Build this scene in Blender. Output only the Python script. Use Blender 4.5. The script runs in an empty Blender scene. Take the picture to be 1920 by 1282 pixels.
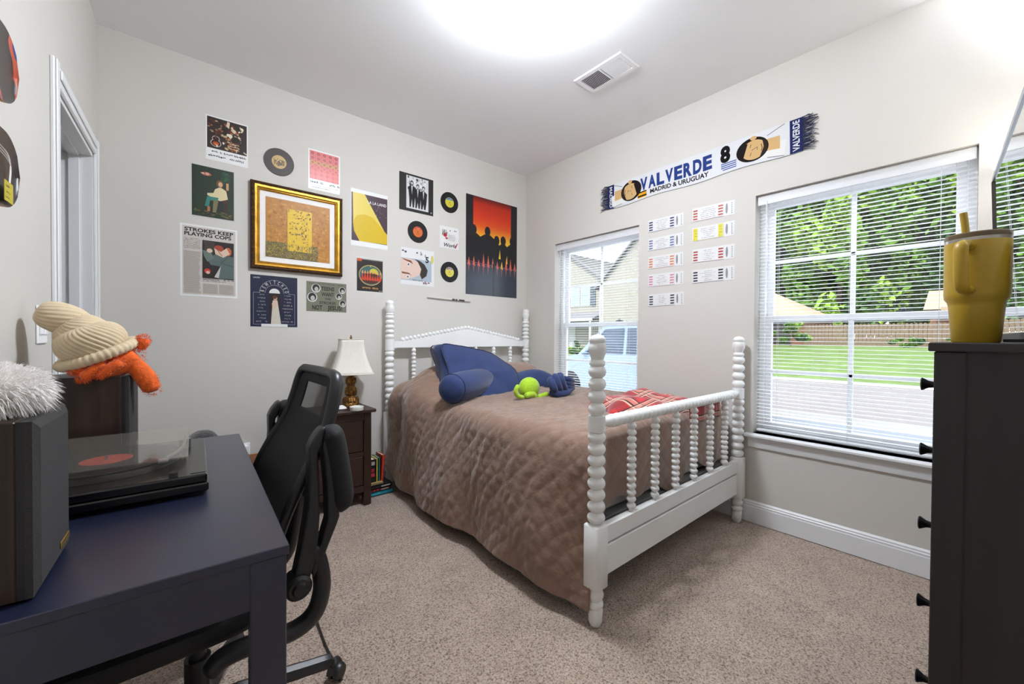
import bpy, bmesh, math, random
import numpy as np
from mathutils import Matrix, Vector, noise

SC = bpy.context.scene
COL = SC.collection
R_ = math.radians
random.seed(7)

# ------------------------------------------------------------------ camera
EYE = 1.137                      # eye height above the carpet, metres
FPX, YAW, PITCH, ROLL = 756.86, R_(40.466), R_(.699), R_(-.3455)
def cam_axes():
    fw = np.array([math.sin(YAW)*math.cos(PITCH), math.cos(YAW)*math.cos(PITCH), -math.sin(PITCH)])
    rt = np.array([math.cos(YAW), -math.sin(YAW), 0.0]); dn = np.cross(fw, rt)
    c, s = math.cos(ROLL), math.sin(ROLL)
    return c*rt+s*dn, -s*rt+c*dn, fw
RT, DN, FW = cam_axes()
EYEP = np.array([0, 0, EYE])
cam = bpy.data.cameras.new('camera'); cam_ob = bpy.data.objects.new('camera', cam); COL.objects.link(cam_ob)
cam.sensor_fit = 'HORIZONTAL'; cam.sensor_width = 36.0; cam.lens = FPX/1920*36.0
cam.clip_start = .02; cam.clip_end = 400
cam_ob.matrix_world = Matrix([[RT[i], -DN[i], -FW[i], EYEP[i]] for i in range(3)] + [[0, 0, 0, 1]])
SC.camera = cam_ob
def ray(x, y): return RT*((x-960)/FPX) + DN*((y-641)/FPX) + FW
def onY(x, y, Y): v = ray(x, y); return EYEP + v*(Y/v[1])
def onX(x, y, X): v = ray(x, y); return EYEP + v*(X/v[0])
def onZ(x, y, Z): v = ray(x, y); return EYEP + v*((Z-EYE)/v[2])

# ------------------------------------------------------------------ light
vs = SC.view_settings
vs.view_transform = 'Standard'; vs.look = 'None'; vs.gamma = 1.0; vs.use_curve_mapping = False
vs.exposure = 0.68
SC.cycles.max_bounces = 10; SC.cycles.diffuse_bounces = 6; SC.cycles.transparent_max_bounces = 24
SC.cycles.sample_clamp_indirect = 6.0
SKY, SUN, CEIL_W, TORCH_W, LAMPCOL = 4.4, 3.6, 122.0, 2.2, (.905, .97, 1.065)
w = bpy.data.worlds.new('sky'); SC.world = w; w.use_nodes = True
nt = w.node_tree; nt.nodes.clear()
sky = nt.nodes.new('ShaderNodeTexSky'); sky.sky_type = 'HOSEK_WILKIE'
sky.sun_direction = Vector((-.62, -.25, .75)).normalized(); sky.turbidity = 5.0; sky.ground_albedo = .35
mixs = nt.nodes.new('ShaderNodeMix'); mixs.data_type = 'RGBA'; mixs.inputs[0].default_value = .55
mixs.inputs[7].default_value = (.86, .93, 1.0, 1)
bg = nt.nodes.new('ShaderNodeBackground'); bg.inputs[1].default_value = SKY
ow = nt.nodes.new('ShaderNodeOutputWorld')
nt.links.new(sky.outputs[0], mixs.inputs[6]); nt.links.new(mixs.outputs[2], bg.inputs[0]); nt.links.new(bg.outputs[0], ow.inputs[0])
sun = bpy.data.lights.new('sun', 'SUN'); sun.energy = SUN; sun.angle = R_(2.0); sun.color = (1.0, .95, .86)
sun_ob = bpy.data.objects.new('sun', sun); COL.objects.link(sun_ob)
sun_ob.rotation_euler = Vector((-.62, -.25, .75)).to_track_quat('Z', 'Y').to_euler()

# ------------------------------------------------------------------ helpers
def lin(c):
    return tuple(((v/255)/12.92 if v/255 <= .04045 else ((v/255+.055)/1.055)**2.4) for v in c[:3])
MATS = {}
def mat(name, col=(200, 200, 200), rough=.5, metal=0.0, nz=None, bump=None, spec=.5, sheen=0, emit=None, coat=0, stretch=(1, 1, 1), attr=False, trans=0, alpha=None, col2=None, sss=0):
    """procedural material: col in sRGB; nz=(scale, amount) colour noise; bump=(scale, strength)"""
    if name in MATS: return MATS[name]
    m = bpy.data.materials.new(name); m.use_nodes = True
    n = m.node_tree.nodes; l = m.node_tree.links; p = n['Principled BSDF']; out = n['Material Output']
    c = lin(col); p.inputs['Base Color'].default_value = (*c, 1); p.inputs['Roughness'].default_value = rough
    p.inputs['Metallic'].default_value = metal; p.inputs['Specular IOR Level'].default_value = spec
    if sheen: p.inputs['Sheen Weight'].default_value = sheen; p.inputs['Sheen Roughness'].default_value = .4
    if coat: p.inputs['Coat Weight'].default_value = coat; p.inputs['Coat Roughness'].default_value = min(.3, rough)
    if trans: p.inputs['Transmission Weight'].default_value = trans
    if sss: p.inputs['Subsurface Weight'].default_value = sss; p.inputs['Subsurface Radius'].default_value = (.01, .01, .01)
    if emit: p.inputs['Emission Color'].default_value = (*emit[0], 1); p.inputs['Emission Strength'].default_value = emit[1]
    tc = mp = None
    if nz or bump:
        tc = n.new('ShaderNodeTexCoord'); mp = n.new('ShaderNodeMapping'); mp.inputs['Scale'].default_value = stretch
        l.new(tc.outputs['Object'], mp.inputs['Vector'])
    if attr:
        a = n.new('ShaderNodeAttribute'); a.attribute_name = 'Col'; l.new(a.outputs['Color'], p.inputs['Base Color'])
    elif nz:
        t = n.new('ShaderNodeTexNoise'); t.inputs['Scale'].default_value = nz[0]; t.inputs['Detail'].default_value = 6
        l.new(mp.outputs[0], t.inputs['Vector'])
        mx = n.new('ShaderNodeMix'); mx.data_type = 'RGBA'
        c2 = lin(col2) if col2 else tuple(v*(1-nz[1]) for v in c)
        c1 = c if col2 else tuple(min(1, v*(1+nz[1]*.6)) for v in c)
        mx.inputs[6].default_value = (*c2, 1); mx.inputs[7].default_value = (*c1, 1)
        rp = n.new('ShaderNodeMapRange'); rp.inputs[1].default_value = .35; rp.inputs[2].default_value = .65
        l.new(t.outputs['Fac'], rp.inputs[0]); l.new(rp.outputs[0], mx.inputs[0]); l.new(mx.outputs[2], p.inputs['Base Color'])
    if bump:
        t = n.new('ShaderNodeTexNoise'); t.inputs['Scale'].default_value = bump[0]; t.inputs['Detail'].default_value = 4
        l.new(mp.outputs[0], t.inputs['Vector'])
        b = n.new('ShaderNodeBump'); b.inputs['Strength'].default_value = bump[1]; b.inputs['Distance'].default_value = bump[2] if len(bump) > 2 else .004
        l.new(t.outputs['Fac'], b.inputs['Height']); l.new(b.outputs[0], p.inputs['Normal'])
    MATS[name] = m; return m

def glass_mat(name, tint=(1, 1, 1), ior=1.45, rough=.0, body=None):
    m = bpy.data.materials.new(name); m.use_nodes = True
    n = m.node_tree.nodes; l = m.node_tree.links; n.remove(n['Principled BSDF']); out = n['Material Output']
    t = n.new('ShaderNodeBsdfTransparent'); t.inputs[0].default_value = (*tint, 1)
    g = n.new('ShaderNodeBsdfGlossy'); g.inputs['Roughness'].default_value = rough; g.inputs[0].default_value = (.9, .9, .9, 1)
    f = n.new('ShaderNodeFresnel')
    ge = n.new('ShaderNodeNewGeometry'); fm = n.new('ShaderNodeMix'); fm.data_type = 'FLOAT'      # thin sheet: the same reflectance from both sides
    fm.inputs[2].default_value = ior; fm.inputs[3].default_value = 1/ior; l.new(ge.outputs['Backfacing'], fm.inputs[0]); l.new(fm.outputs[0], f.inputs[0])
    mx = n.new('ShaderNodeMixShader'); l.new(f.outputs[0], mx.inputs[0]); l.new(t.outputs[0], mx.inputs[1]); l.new(g.outputs[0], mx.inputs[2])
    last = mx
    if body:
        d = n.new('ShaderNodeBsdfDiffuse'); d.inputs[0].default_value = (*lin(body[0]), 1)
        m2 = n.new('ShaderNodeMixShader'); m2.inputs[0].default_value = body[1]
        l.new(mx.outputs[0], m2.inputs[1]); l.new(d.outputs[0], m2.inputs[2]); last = m2
    l.new(last.outputs[0], out.inputs[0]); MATS[name] = m; return m

class MB:
    """collects shapes and links them as ONE mesh object"""
    def __init__(s): s.v = []; s.f = []; s.m = []; s.c = []; s.n = 0
    def add(s, vs, fs, mi=0, col=None):
        vs = np.asarray(vs, float).reshape(-1, 3); o = s.n; s.v.append(vs); s.n += len(vs)
        for f in fs: s.f.append([i+o for i in f]); s.m.append(mi); s.c.append(col)
        return s
    def box(s, x0, y0, z0, x1, y1, z1, mi=0, bev=0, M=None, col=None):
        if x0 > x1: x0, x1 = x1, x0
        if y0 > y1: y0, y1 = y1, y0
        if z0 > z1: z0, z1 = z1, z0
        lo = np.array([x0, y0, z0]); hi = np.array([x1, y1, z1])
        if bev <= 0:
            V = [(a, b, c) for c in (z0, z1) for b in (y0, y1) for a in (x0, x1)]
            F = [(0, 2, 3, 1), (4, 5, 7, 6), (0, 1, 5, 4), (2, 6, 7, 3), (0, 4, 6, 2), (1, 3, 7, 5)]
        else:
            bev = min(bev, .49*float(min(hi-lo))); V = []; idx = {}
            for c in range(8):
                sg = [(c >> k) & 1 for k in range(3)]
                for ax in range(3):
                    p = [0, 0, 0]
                    for k in range(3):
                        e = hi[k] if sg[k] else lo[k]
                        p[k] = e if k == ax else e + (-bev if sg[k] else bev)
                    idx[c, ax] = len(V); V.append(p)
            F = []
            for ax in range(3):
                u, w_ = [k for k in range(3) if k != ax]
                for sd in (0, 1):
                    q = [(sd << ax) | (a << u) | (b << w_) for a, b in ((0, 0), (1, 0), (1, 1), (0, 1))]
                    F.append([idx[c, ax] for c in q])
            for ax in range(3):
                u, w_ = [k for k in range(3) if k != ax]
                for a in (0, 1):
                    for b in (0, 1):
                        c0 = (a << u) | (b << w_); c1 = c0 | (1 << ax)
                        F.append([idx[c0, u], idx[c1, u], idx[c1, w_], idx[c0, w_]])
            for c in range(8): F.append([idx[c, 0], idx[c, 1], idx[c, 2]])
            ctr = (lo+hi)/2; VV = np.array(V)
            for i, f in enumerate(F):
                P = VV[f]; nrm = np.cross(P[1]-P[0], P[2]-P[0])
                if nrm @ (P.mean(0)-ctr) < 0: F[i] = f[::-1]
        V = np.array(V, float)
        if M is not None: V = tr(V, M)
        return s.add(V, F, mi, col)
    def lathe(s, prof, c=(0, 0, 0), axis='z', seg=20, mi=0, M=None, cap=True):
        prof = np.array(prof, float); k = len(prof); a = np.linspace(0, 2*math.pi, seg, endpoint=False)
        r = prof[:, 0][:, None]; z = np.repeat(prof[:, 1][:, None], seg, 1)
        X = r*np.cos(a)[None]; Y = r*np.sin(a)[None]
        if axis == 'z': P = np.stack([X, Y, z], -1)
        elif axis == 'x': P = np.stack([z, X, Y], -1)
        else: P = np.stack([Y, z, X], -1)
        P = P.reshape(-1, 3)+np.array(c)
        F = []
        for i in range(k-1):
            for j in range(seg):
                j2 = (j+1) % seg; F.append((i*seg+j, i*seg+j2, (i+1)*seg+j2, (i+1)*seg+j))
        if cap:
            if prof[0, 0] > 1e-5: F.append(tuple(range(seg-1, -1, -1)))
            if prof[-1, 0] > 1e-5: F.append(tuple((k-1)*seg+j for j in range(seg)))
        if M is not None: P = tr(P, M)
        return s.add(P, F, mi)
    def tube(s, pts, r, seg=8, mi=0, closed=False, flat=1.0, up=None, cap=True):
        P = np.array(pts, float); n = len(P); rr = np.ones(n)*r if np.isscalar(r) else np.array(r, float)
        T = np.gradient(P, axis=0) if not closed else np.roll(P, -1, 0)-np.roll(P, 1, 0)
        T /= np.linalg.norm(T, axis=1)[:, None]+1e-12
        N = np.array(up, float) if up is not None else (np.array([0, 0, 1.]) if abs(T[0][2]) < .9 else np.array([1., 0, 0]))
        V = []
        for i in range(n):
            N = N-T[i]*(N@T[i]); N /= np.linalg.norm(N)+1e-12; B = np.cross(T[i], N)
            for j in range(seg):
                a = 2*math.pi*j/seg; V.append(P[i]+rr[i]*(math.cos(a)*B*flat+math.sin(a)*N))
        F = []
        for i in range(n if closed else n-1):
            i2 = (i+1) % n
            for j in range(seg):
                j2 = (j+1) % seg; F.append((i*seg+j, i*seg+j2, i2*seg+j2, i2*seg+j))
        if cap and not closed: F.append(tuple(range(seg-1, -1, -1))); F.append(tuple((n-1)*seg+j for j in range(seg)))
        return s.add(V, F, mi)
    def prism(s, poly, d0, d1, M=None, mi=0, axis='z', col=None):
        """extrude a 2D outline from d0 to d1 along axis"""
        k = len(poly)
        def put(p, d): return {'z': (p[0], p[1], d), 'x': (d, p[0], p[1]), 'y': (p[0], d, p[1])}[axis]
        V = [put(p, d0) for p in poly]+[put(p, d1) for p in poly]
        F = [tuple(range(k-1, -1, -1)), tuple(range(k, 2*k))]+[(i, (i+1) % k, k+(i+1) % k, k+i) for i in range(k)]
        V = np.array(V, float)
        if M is not None: V = tr(V, M)
        return s.add(V, F, mi, col)
    def grid(s, P, mi=0, wu=False, wv=False):
        P = np.asarray(P, float); n, m = P.shape[:2]; F = []
        for i in range(n if wu else n-1):
            i2 = (i+1) % n
            for j in range(m if wv else m-1):
                j2 = (j+1) % m; F.append((i*m+j, i*m+j2, i2*m+j2, i2*m+j))
        return s.add(P.reshape(-1, 3), F, mi)
    def ell(s, c, r, seg=20, rings=12, mi=0, M=None, e=1.0):
        """ellipsoid; e<1 squares it off like a cushion"""
        th = np.linspace(-math.pi/2, math.pi/2, rings); a = np.linspace(0, 2*math.pi, seg, endpoint=False)
        f = lambda t: np.sign(t)*np.abs(t)**e
        X = f(np.cos(th))[:, None]*f(np.cos(a))[None]; Y = f(np.cos(th))[:, None]*f(np.sin(a))[None]; Z = np.repeat(f(np.sin(th))[:, None], seg, 1)
        P = np.stack([X*r[0], Y*r[1], Z*r[2]], -1)
        if M is not None: P = tr(P.reshape(-1, 3), M).reshape(P.shape)
        return s.grid(P+np.array(c), mi, False, True)
    def build(s, name, mats, parent=None, smooth=40, loc=None):
        me = bpy.data.meshes.new(name); V = np.concatenate(s.v) if s.v else np.zeros((0, 3))
        me.from_pydata(V.tolist(), [], s.f)
        if not isinstance(mats, (list, tuple)): mats = [mats]
        for m in mats: me.materials.append(m)
        me.polygons.foreach_set('material_index', s.m)
        if any(c is not None for c in s.c):
            a = me.color_attributes.new('Col', 'FLOAT_COLOR', 'CORNER'); buf = []
            for f, c in zip(s.f, s.c):
                cc = (*[v*.86 for v in lin(c)], 1.0) if c is not None else (1, 1, 1, 1); buf.extend(cc*len(f))
            a.data.foreach_set('color', buf)
        me.update()
        if smooth:
            me.polygons.foreach_set('use_smooth', [True]*len(s.f)); me.set_sharp_from_angle(angle=R_(smooth))
        o = bpy.data.objects.new(name, me); COL.objects.link(o)
        if parent: o.parent = parent
        if loc is not None: o.location = loc
        return o

def tr(V, M): V = np.asarray(V, float); A = np.array(M); return V @ A[:3, :3].T + A[:3, 3]
def rotM(axis, deg, loc=(0, 0, 0)): return Matrix.Translation(loc) @ Matrix.Rotation(R_(deg), 4, axis)
def tag(o, label=None, cat=None, group=None, kind=None):
    if label: o['label'] = label
    if cat: o['category'] = cat
    if group: o['group'] = group
    if kind: o['kind'] = kind
    return o
def thing(name, label, cat, loc=(0, 0, 0), rz=0, group=None):
    o = bpy.data.objects.new(name, None); COL.objects.link(o); o.location = loc; o.rotation_euler = (0, 0, rz)
    o.empty_display_size = .1
    return tag(o, label, cat, group)
def struct(o): o['kind'] = 'structure'; return o
def lerp(a, b, t): return a+(b-a)*t
def sstep(a, b, x): t = np.clip((x-a)/(b-a), 0, 1); return t*t*(3-2*t)
def fnoise(p, sc=1.0): return noise.noise(Vector(p)*sc)
def smooth_path(pts, n):
    """Catmull-Rom through points"""
    P = np.array(pts, float); P = np.vstack([2*P[0]-P[1], P, 2*P[-1]-P[-2]]); k = len(P)-3; out = []
    for t in np.linspace(0, k-1e-9, n):
        i = int(t); u = t-i; a, b, c, d = P[i], P[i+1], P[i+2], P[i+3]
        out.append(.5*((2*b)+(-a+c)*u+(2*a-5*b+4*c-d)*u*u+(-a+3*b-3*c+d)*u**3))
    return np.array(out)

_TX = {}
def text_tris(s, bold=0.0):
    k = (s, bold)
    if k not in _TX:
        cu = bpy.data.curves.new('lettering', 'FONT'); cu.body = s; cu.size = 1.0; cu.offset = bold; cu.resolution_u = 3
        ob = bpy.data.objects.new('lettering', cu); COL.objects.link(ob)
        dg = bpy.context.evaluated_depsgraph_get(); me = bpy.data.meshes.new_from_object(ob.evaluated_get(dg), depsgraph=dg)
        V = np.array([v.co[:2] for v in me.vertices]).reshape(-1, 2); F = [tuple(p.vertices) for p in me.polygons]
        bpy.data.objects.remove(ob); bpy.data.curves.remove(cu); bpy.data.meshes.remove(me); _TX[k] = (V, F)
    return _TX[k]

class Art:
    """flat print drawn in a w x h metre rectangle (origin bottom-left, fractions 0..1), layered by hundredths of a millimetre"""
    STEP = .00007
    def __init__(s, w, h, thick=.0006, base=(245, 245, 243)):
        s.w, s.h, s.mb, s.z = w, h, MB(), thick
        if base is not None: s.mb.box(0, 0, 0, w, h, thick, col=base)
    def up(s, k=1): s.z += s.STEP*k; return s
    def poly(s, pts, col):
        s.z += 4e-6; n = len(pts); V = [(min(1, max(0, x))*s.w, min(1, max(0, y))*s.h, s.z) for x, y in pts]
        ar = sum(V[i][0]*V[(i+1) % n][1]-V[(i+1) % n][0]*V[i][1] for i in range(n))
        if ar < 0: V = V[::-1]
        s.mb.add(V, [tuple(range(n))], 0, col); return s
    def rect(s, x0, y0, x1, y1, col): return s.poly([(x0, y0), (x1, y0), (x1, y1), (x0, y1)], col)
    def ell(s, cx, cy, rx, ry, col, n=24, rot=0):
        c, q = math.cos(rot), math.sin(rot); asp = s.w/s.h
        return s.poly([(cx+(rx*math.cos(a)*c-ry*math.sin(a)*q/asp), cy+(ry*math.sin(a)*c+rx*math.cos(a)*q*asp)) for a in [2*math.pi*i/n for i in range(n)]], col)
    def line(s, pts, wd, col):
        P = [np.array((x*s.w, y*s.h)) for x, y in pts]
        for a, b in zip(P[:-1], P[1:]):
            s.z += 4e-6; d = b-a; L = np.linalg.norm(d)+1e-9; d = d/L; nn = np.array((-d[1], d[0]))*wd/2; e = d*wd*.3
            V = [(*q, s.z) for q in (a-e-nn, b+e-nn, b+e+nn, a-e+nn)]; s.mb.add(V, [(0, 1, 2, 3)], 0, col)
        return s
    def text(s, t, x, y, size, col, align='c', rot=0, sx=1.0, bold=0.0, shear=0, fit=None):
        """size = cap height in metres; fit = wanted width in metres"""
        V, F = text_tris(t, bold); s.z += 4e-6
        if not len(V): return s
        V = V.copy(); lo, hi = V.min(0), V.max(0); V[:, 0] -= lo[0]
        V *= size/.69; wd = (hi[0]-lo[0])*size/.69
        if fit: sx = fit/max(wd, 1e-6)
        V[:, 0] *= sx; wd *= sx; V[:, 0] += shear*V[:, 1]
        V[:, 0] -= {'l': 0, 'c': wd/2, 'r': wd}[align]
        c, q = math.cos(rot), math.sin(rot); V = V @ np.array([[c, q], [-q, c]])
        s.mb.add([(x*s.w+a, y*s.h+b, s.z) for a, b in V], F, 0, col); return s
    def scrib(s, x0, x1, y, hgt, col, n=None, seed=0, wd=None):
        """a run of small unreadable strokes, like far lettering"""
        rg = random.Random(seed); x = x0
        while x < x1:
            ww = rg.uniform(.5, 1.2)*hgt*s.h/s.w
            if rg.random() < .82:
                k = rg.choice((0, 1, 2))
                if k == 0: s.rect(x, y, x+ww*.75, y+hgt*rg.uniform(.5, 1), col)
                elif k == 1: s.rect(x, y, x+ww*.3, y+hgt, col); s.rect(x+ww*.45, y, x+ww*.75, y+hgt*.6, col)
                else: s.rect(x, y+hgt*.35, x+ww*.8, y+hgt*.75, col)
            x += ww
        return s
    def build(s, name, M, label=None, cat=None, group=None, rough=.35, parent=None, spec=.4):
        m = mat('print_%d' % int(rough*100), (255, 255, 255), rough, attr=True, spec=spec)
        o = s.mb.build(name, m, parent, smooth=0)
        if parent is None: o.matrix_world = M
        if label: tag(o, label, cat, group)
        return o

# ------------------------------------------------------------------ the room shell
XW, YW, ZC, YF = 2.757, 3.024, 2.754, -.56      # right wall, back wall, ceiling, front wall
LX, LA = -.276, R_(2.3)                         # left wall starts at the back corner and runs slightly askew
def LW(y, off=0.0):                             # x of the left wall's face at y
    return LX-(YW-y)*math.tan(LA)+off
MBACK = lambda x, z, off=.0: Matrix(((1, 0, 0, x), (0, 0, -1, YW-off), (0, 1, 0, z), (0, 0, 0, 1)))
MRIGHT = lambda y, z, off=.0: Matrix(((0, 0, -1, XW-off), (-1, 0, 0, y), (0, 1, 0, z), (0, 0, 0, 1)))

m_wall = mat('wall_paint', (208, 204, 197), .85, nz=(1.2, .015), bump=(260, .05, .001), spec=.25)
m_ceil = mat('ceiling_paint', (246, 247, 248), .9, nz=(1.0, .01), bump=(180, .06, .001), spec=.2)
m_trim = mat('white_trim_paint', (232, 233, 234), .35, nz=(3, .012))
m_white = mat('white_vinyl', (249, 249, 250), .4, nz=(4, .01))
m_glass = glass_mat('window_glass', (.97, .98, .98))

def carpet():
    m = bpy.data.materials.new('carpet_pile'); m.use_nodes = True
    n = m.node_tree.nodes; l = m.node_tree.links; p = n['Principled BSDF']; p.inputs['Roughness'].default_value = .95
    p.inputs['Specular IOR Level'].default_value = .1; p.inputs['Sheen Weight'].default_value = .25
    tc = n.new('ShaderNodeTexCoord')
    def nz(sc, det=3, dist=0.0):
        t = n.new('ShaderNodeTexNoise'); t.inputs['Scale'].default_value = sc; t.inputs['Detail'].default_value = det
        t.inputs['Distortion'].default_value = dist; l.new(tc.outputs['Object'], t.inputs['Vector']); return t
    t1 = nz(165, 3, .7); t2 = nz(7, 4); t3 = nz(75, 3, 1.2)
    r1 = n.new('ShaderNodeValToRGB'); e = r1.color_ramp.elements
    e[0].position = .36; e[0].color = (*lin((122, 102, 86)), 1); e[1].position = .62; e[1].color = (*lin((208, 190, 175)), 1)
    q = e.new(.46); q.color = (*lin((178, 157, 140)), 1)
    l.new(t1.outputs[0], r1.inputs[0])
    mx = n.new('ShaderNodeMix'); mx.data_type = 'RGBA'; mx.blend_type = 'MULTIPLY'
    r2 = n.new('ShaderNodeValToRGB'); f = r2.color_ramp.elements
    f[0].position = .35; f[0].color = (.80, .78, .77, 1); f[1].position = .65; f[1].color = (1.05, 1.04, 1.02, 1)
    l.new(t2.outputs[0], r2.inputs[0]); mx.inputs[0].default_value = .6
    l.new(r1.outputs[0], mx.inputs[6]); l.new(r2.outputs[0], mx.inputs[7]); l.new(mx.outputs[2], p.inputs['Base Color'])
    ad = n.new('ShaderNodeMath'); ad.operation = 'ADD'; l.new(t1.outputs[0], ad.inputs[0]); l.new(t3.outputs[0], ad.inputs[1])
    b = n.new('ShaderNodeBump'); b.inputs['Strength'].default_value = .9; b.inputs['Distance'].default_value = .008
    l.new(ad.outputs[0], b.inputs['Height']); l.new(b.outputs[0], p.inputs['Normal'])
    return m
m_carpet = carpet()

fl = MB(); xs = np.linspace(-1.5, XW+.1, 60); ys = np.linspace(YF-.1, YW+.1, 60)
fl.grid(np.array([[(x, y, -.004+.003*fnoise((x, y, 0), 6.0)) for y in ys] for x in xs])[::-1])
fl.box(-1.5, YF-.1, -.2, XW+.1, YW+.1, -.012); struct(fl.build('floor', m_carpet, smooth=60))
struct(MB().box(-1.5, YF-.1, ZC, XW+.12, YW+.1, ZC+.15).build('ceiling', m_ceil, smooth=0))
struct(MB().box(-1.5, YW, -.1, XW+.12, YW+.12, ZC).build('wall_back', m_wall, smooth=0))
struct(MB().box(-1.5, YF-.12, -.1, XW+.12, YF, ZC).build('wall_front', m_wall, smooth=0))
# right wall with its two openings
WIN = [(1.737, 2.622, .553, 2.005), (.029, .929, .553, 2.015)]   # y0, y1, z0, z1
def holed(y0, y1, z0, z1, holes, x0, x1):
    ysx = sorted({y0, y1, *[h[0] for h in holes], *[h[1] for h in holes]}); mb = MB()
    for a, b in zip(ysx[:-1], ysx[1:]):
        hs = [h for h in holes if h[0] <= a+1e-6 and h[1] >= b-1e-6]
        if not hs: mb.box(x0, a, z0, x1, b, z1)
        else:
            h = hs[0]
            if h[2] > z0: mb.box(x0, a, z0, x1, b, h[2])
            mb.box(x0, a, h[3], x1, b, z1)
    return mb
struct(holed(YF-.12, YW+.1, -.1, ZC, WIN, XW, XW+.15).build('wall_right', m_wall, smooth=0))
# left wall with the doorway, built along its own skewed direction
LROT = -LA
def lwall_empty(): return Matrix.Translation((LX, YW, 0)) @ Matrix.Rotation(LROT, 4, 'Z')
ML = lwall_empty()                       # local: x into the room, y along the wall (0 at back corner, negative toward the camera)
DOOR = (-.808, -.124, 0, 2.035)          # doorway y0,y1 and head in wall coordinates
o = holed(-3.75, .1, -.1, ZC, [DOOR], -.12, 0).build('wall_left', m_wall, smooth=0); o.matrix_world = ML; struct(o)

def mould(prof, length, mi=0):
    """skirting profile [(out, up)] run along +x"""
    mb = MB(); k = len(prof)
    V = [(x, -p[0], p[1]) for x in (0, length) for p in prof]
    F = [(i, i+1, k+i+1, k+i) for i in range(k-1)]+[tuple(range(k-1, -1, -1)), tuple(range(k, 2*k))]
    return mb.add(V, F, mi)
SK = [(0, 0), (.014, 0), (.014, .098), (.012, .101), (.0125, .112), (.009, .116), (.0095, .124), (.004, .131), (0, .133)]
def skirt(name, L, M):
    o = mould(SK, L).build(name, m_trim, smooth=30); o.matrix_world = M; return struct(o)
skirt('baseboard_back', XW-LX-.03, Matrix.Translation((LX+.015, YW, 0)))
skirt('baseboard_right', YW-YF-.03, Matrix.Translation((XW, YW-.016, 0)) @ Matrix.Rotation(R_(-90), 4, 'Z'))
skirt('baseboard_left', 2.6, ML @ Matrix.Translation((0, -3.5, 0)) @ Matrix.Rotation(R_(90), 4, 'Z'))

# door casing, jamb and open door
CW = .082
def casing(name, y0, y1, z0, z1):
    mb = MB(); mb.box(0, y0, z0, .012, y1, z1, bev=.003)
    if z1-z0 > y1-y0: mb.box(.012, y0+.012, z0, .018, y1-.03, z1, bev=.003)
    else: mb.box(.012, y0, z0+.03, .018, y1, z1-.012, bev=.003)
    o = mb.build(name, m_trim, smooth=0); o.matrix_world = ML; return struct(o)
casing('trim_1', DOOR[0]-CW, DOOR[0]-.004, 0, DOOR[3]+CW)
casing('trim_2', DOOR[1]+.004, DOOR[1]+CW, 0, DOOR[3]+CW)
casing('trim_3', DOOR[0]-.004, DOOR[1]+.004, DOOR[3]+.004, DOOR[3]+CW)
jb = MB()
jb.box(-.125, DOOR[1]-.016, 0, .0, DOOR[1], DOOR[3]); jb.box(-.125, DOOR[0], 0, .0, DOOR[0]+.016, DOOR[3]); jb.box(-.125, DOOR[0], DOOR[3]-.016, 0, DOOR[1], DOOR[3])
jb.box(-.08, DOOR[1]-.028, 0, -.045, DOOR[1]-.016, DOOR[3]-.016); jb.box(-.08, DOOR[0]+.016, DOOR[3]-.028, -.045, DOOR[1]-.016, DOOR[3]-.016)
o = jb.build('trim_4', m_trim, smooth=0); o.matrix_world = ML; struct(o)
dr = bpy.data.objects.new('door_1', None); COL.objects.link(dr); struct(dr); dr.matrix_world = ML @ Matrix.Translation((-.135, DOOR[1]-.03, .01)) @ Matrix.Rotation(R_(178), 4, 'Z')
lf = MB().box(0, 0, 0, .62, .035, 2.0, bev=.002)
for z0, z1 in ((.2, .95), (1.1, 1.85)):
    lf.box(.1, .035, z0, .52, .041, z1, bev=.004); lf.box(.13, .041, z0+.03, .49, .044, z1-.03, bev=.002)
lf.build('leaf', m_trim, dr, smooth=0)
m_nickel = mat('satin_nickel', (176, 176, 178), .35, .9)
for z in (.25, 1.0, 1.70):
    hg = MB().prism([(.006, z-.045), (.028, z-.045), (.036, z-.037), (.036, z+.037), (.028, z+.045), (.006, z+.045)], .0352, .0376, axis='y')
    for dz in (-.03, 0, .03): hg.lathe([(.003, .0376), (.003, .0384)], (.022 if dz else .028, 0, z+dz), 'y', 8)
    hg.build('hinge', m_nickel, dr, smooth=0)
hl = MB(); hl.box(-1.62, 1.2, -.1, -1.5, YW+.1, ZC); hl.box(-1.5, 1.2, -.1, -.5, 1.32, ZC)
struct(hl.build('wall_hall_sky_block', m_wall, smooth=0))  # hall walls out of view, added to keep sky light out of the doorway

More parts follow.
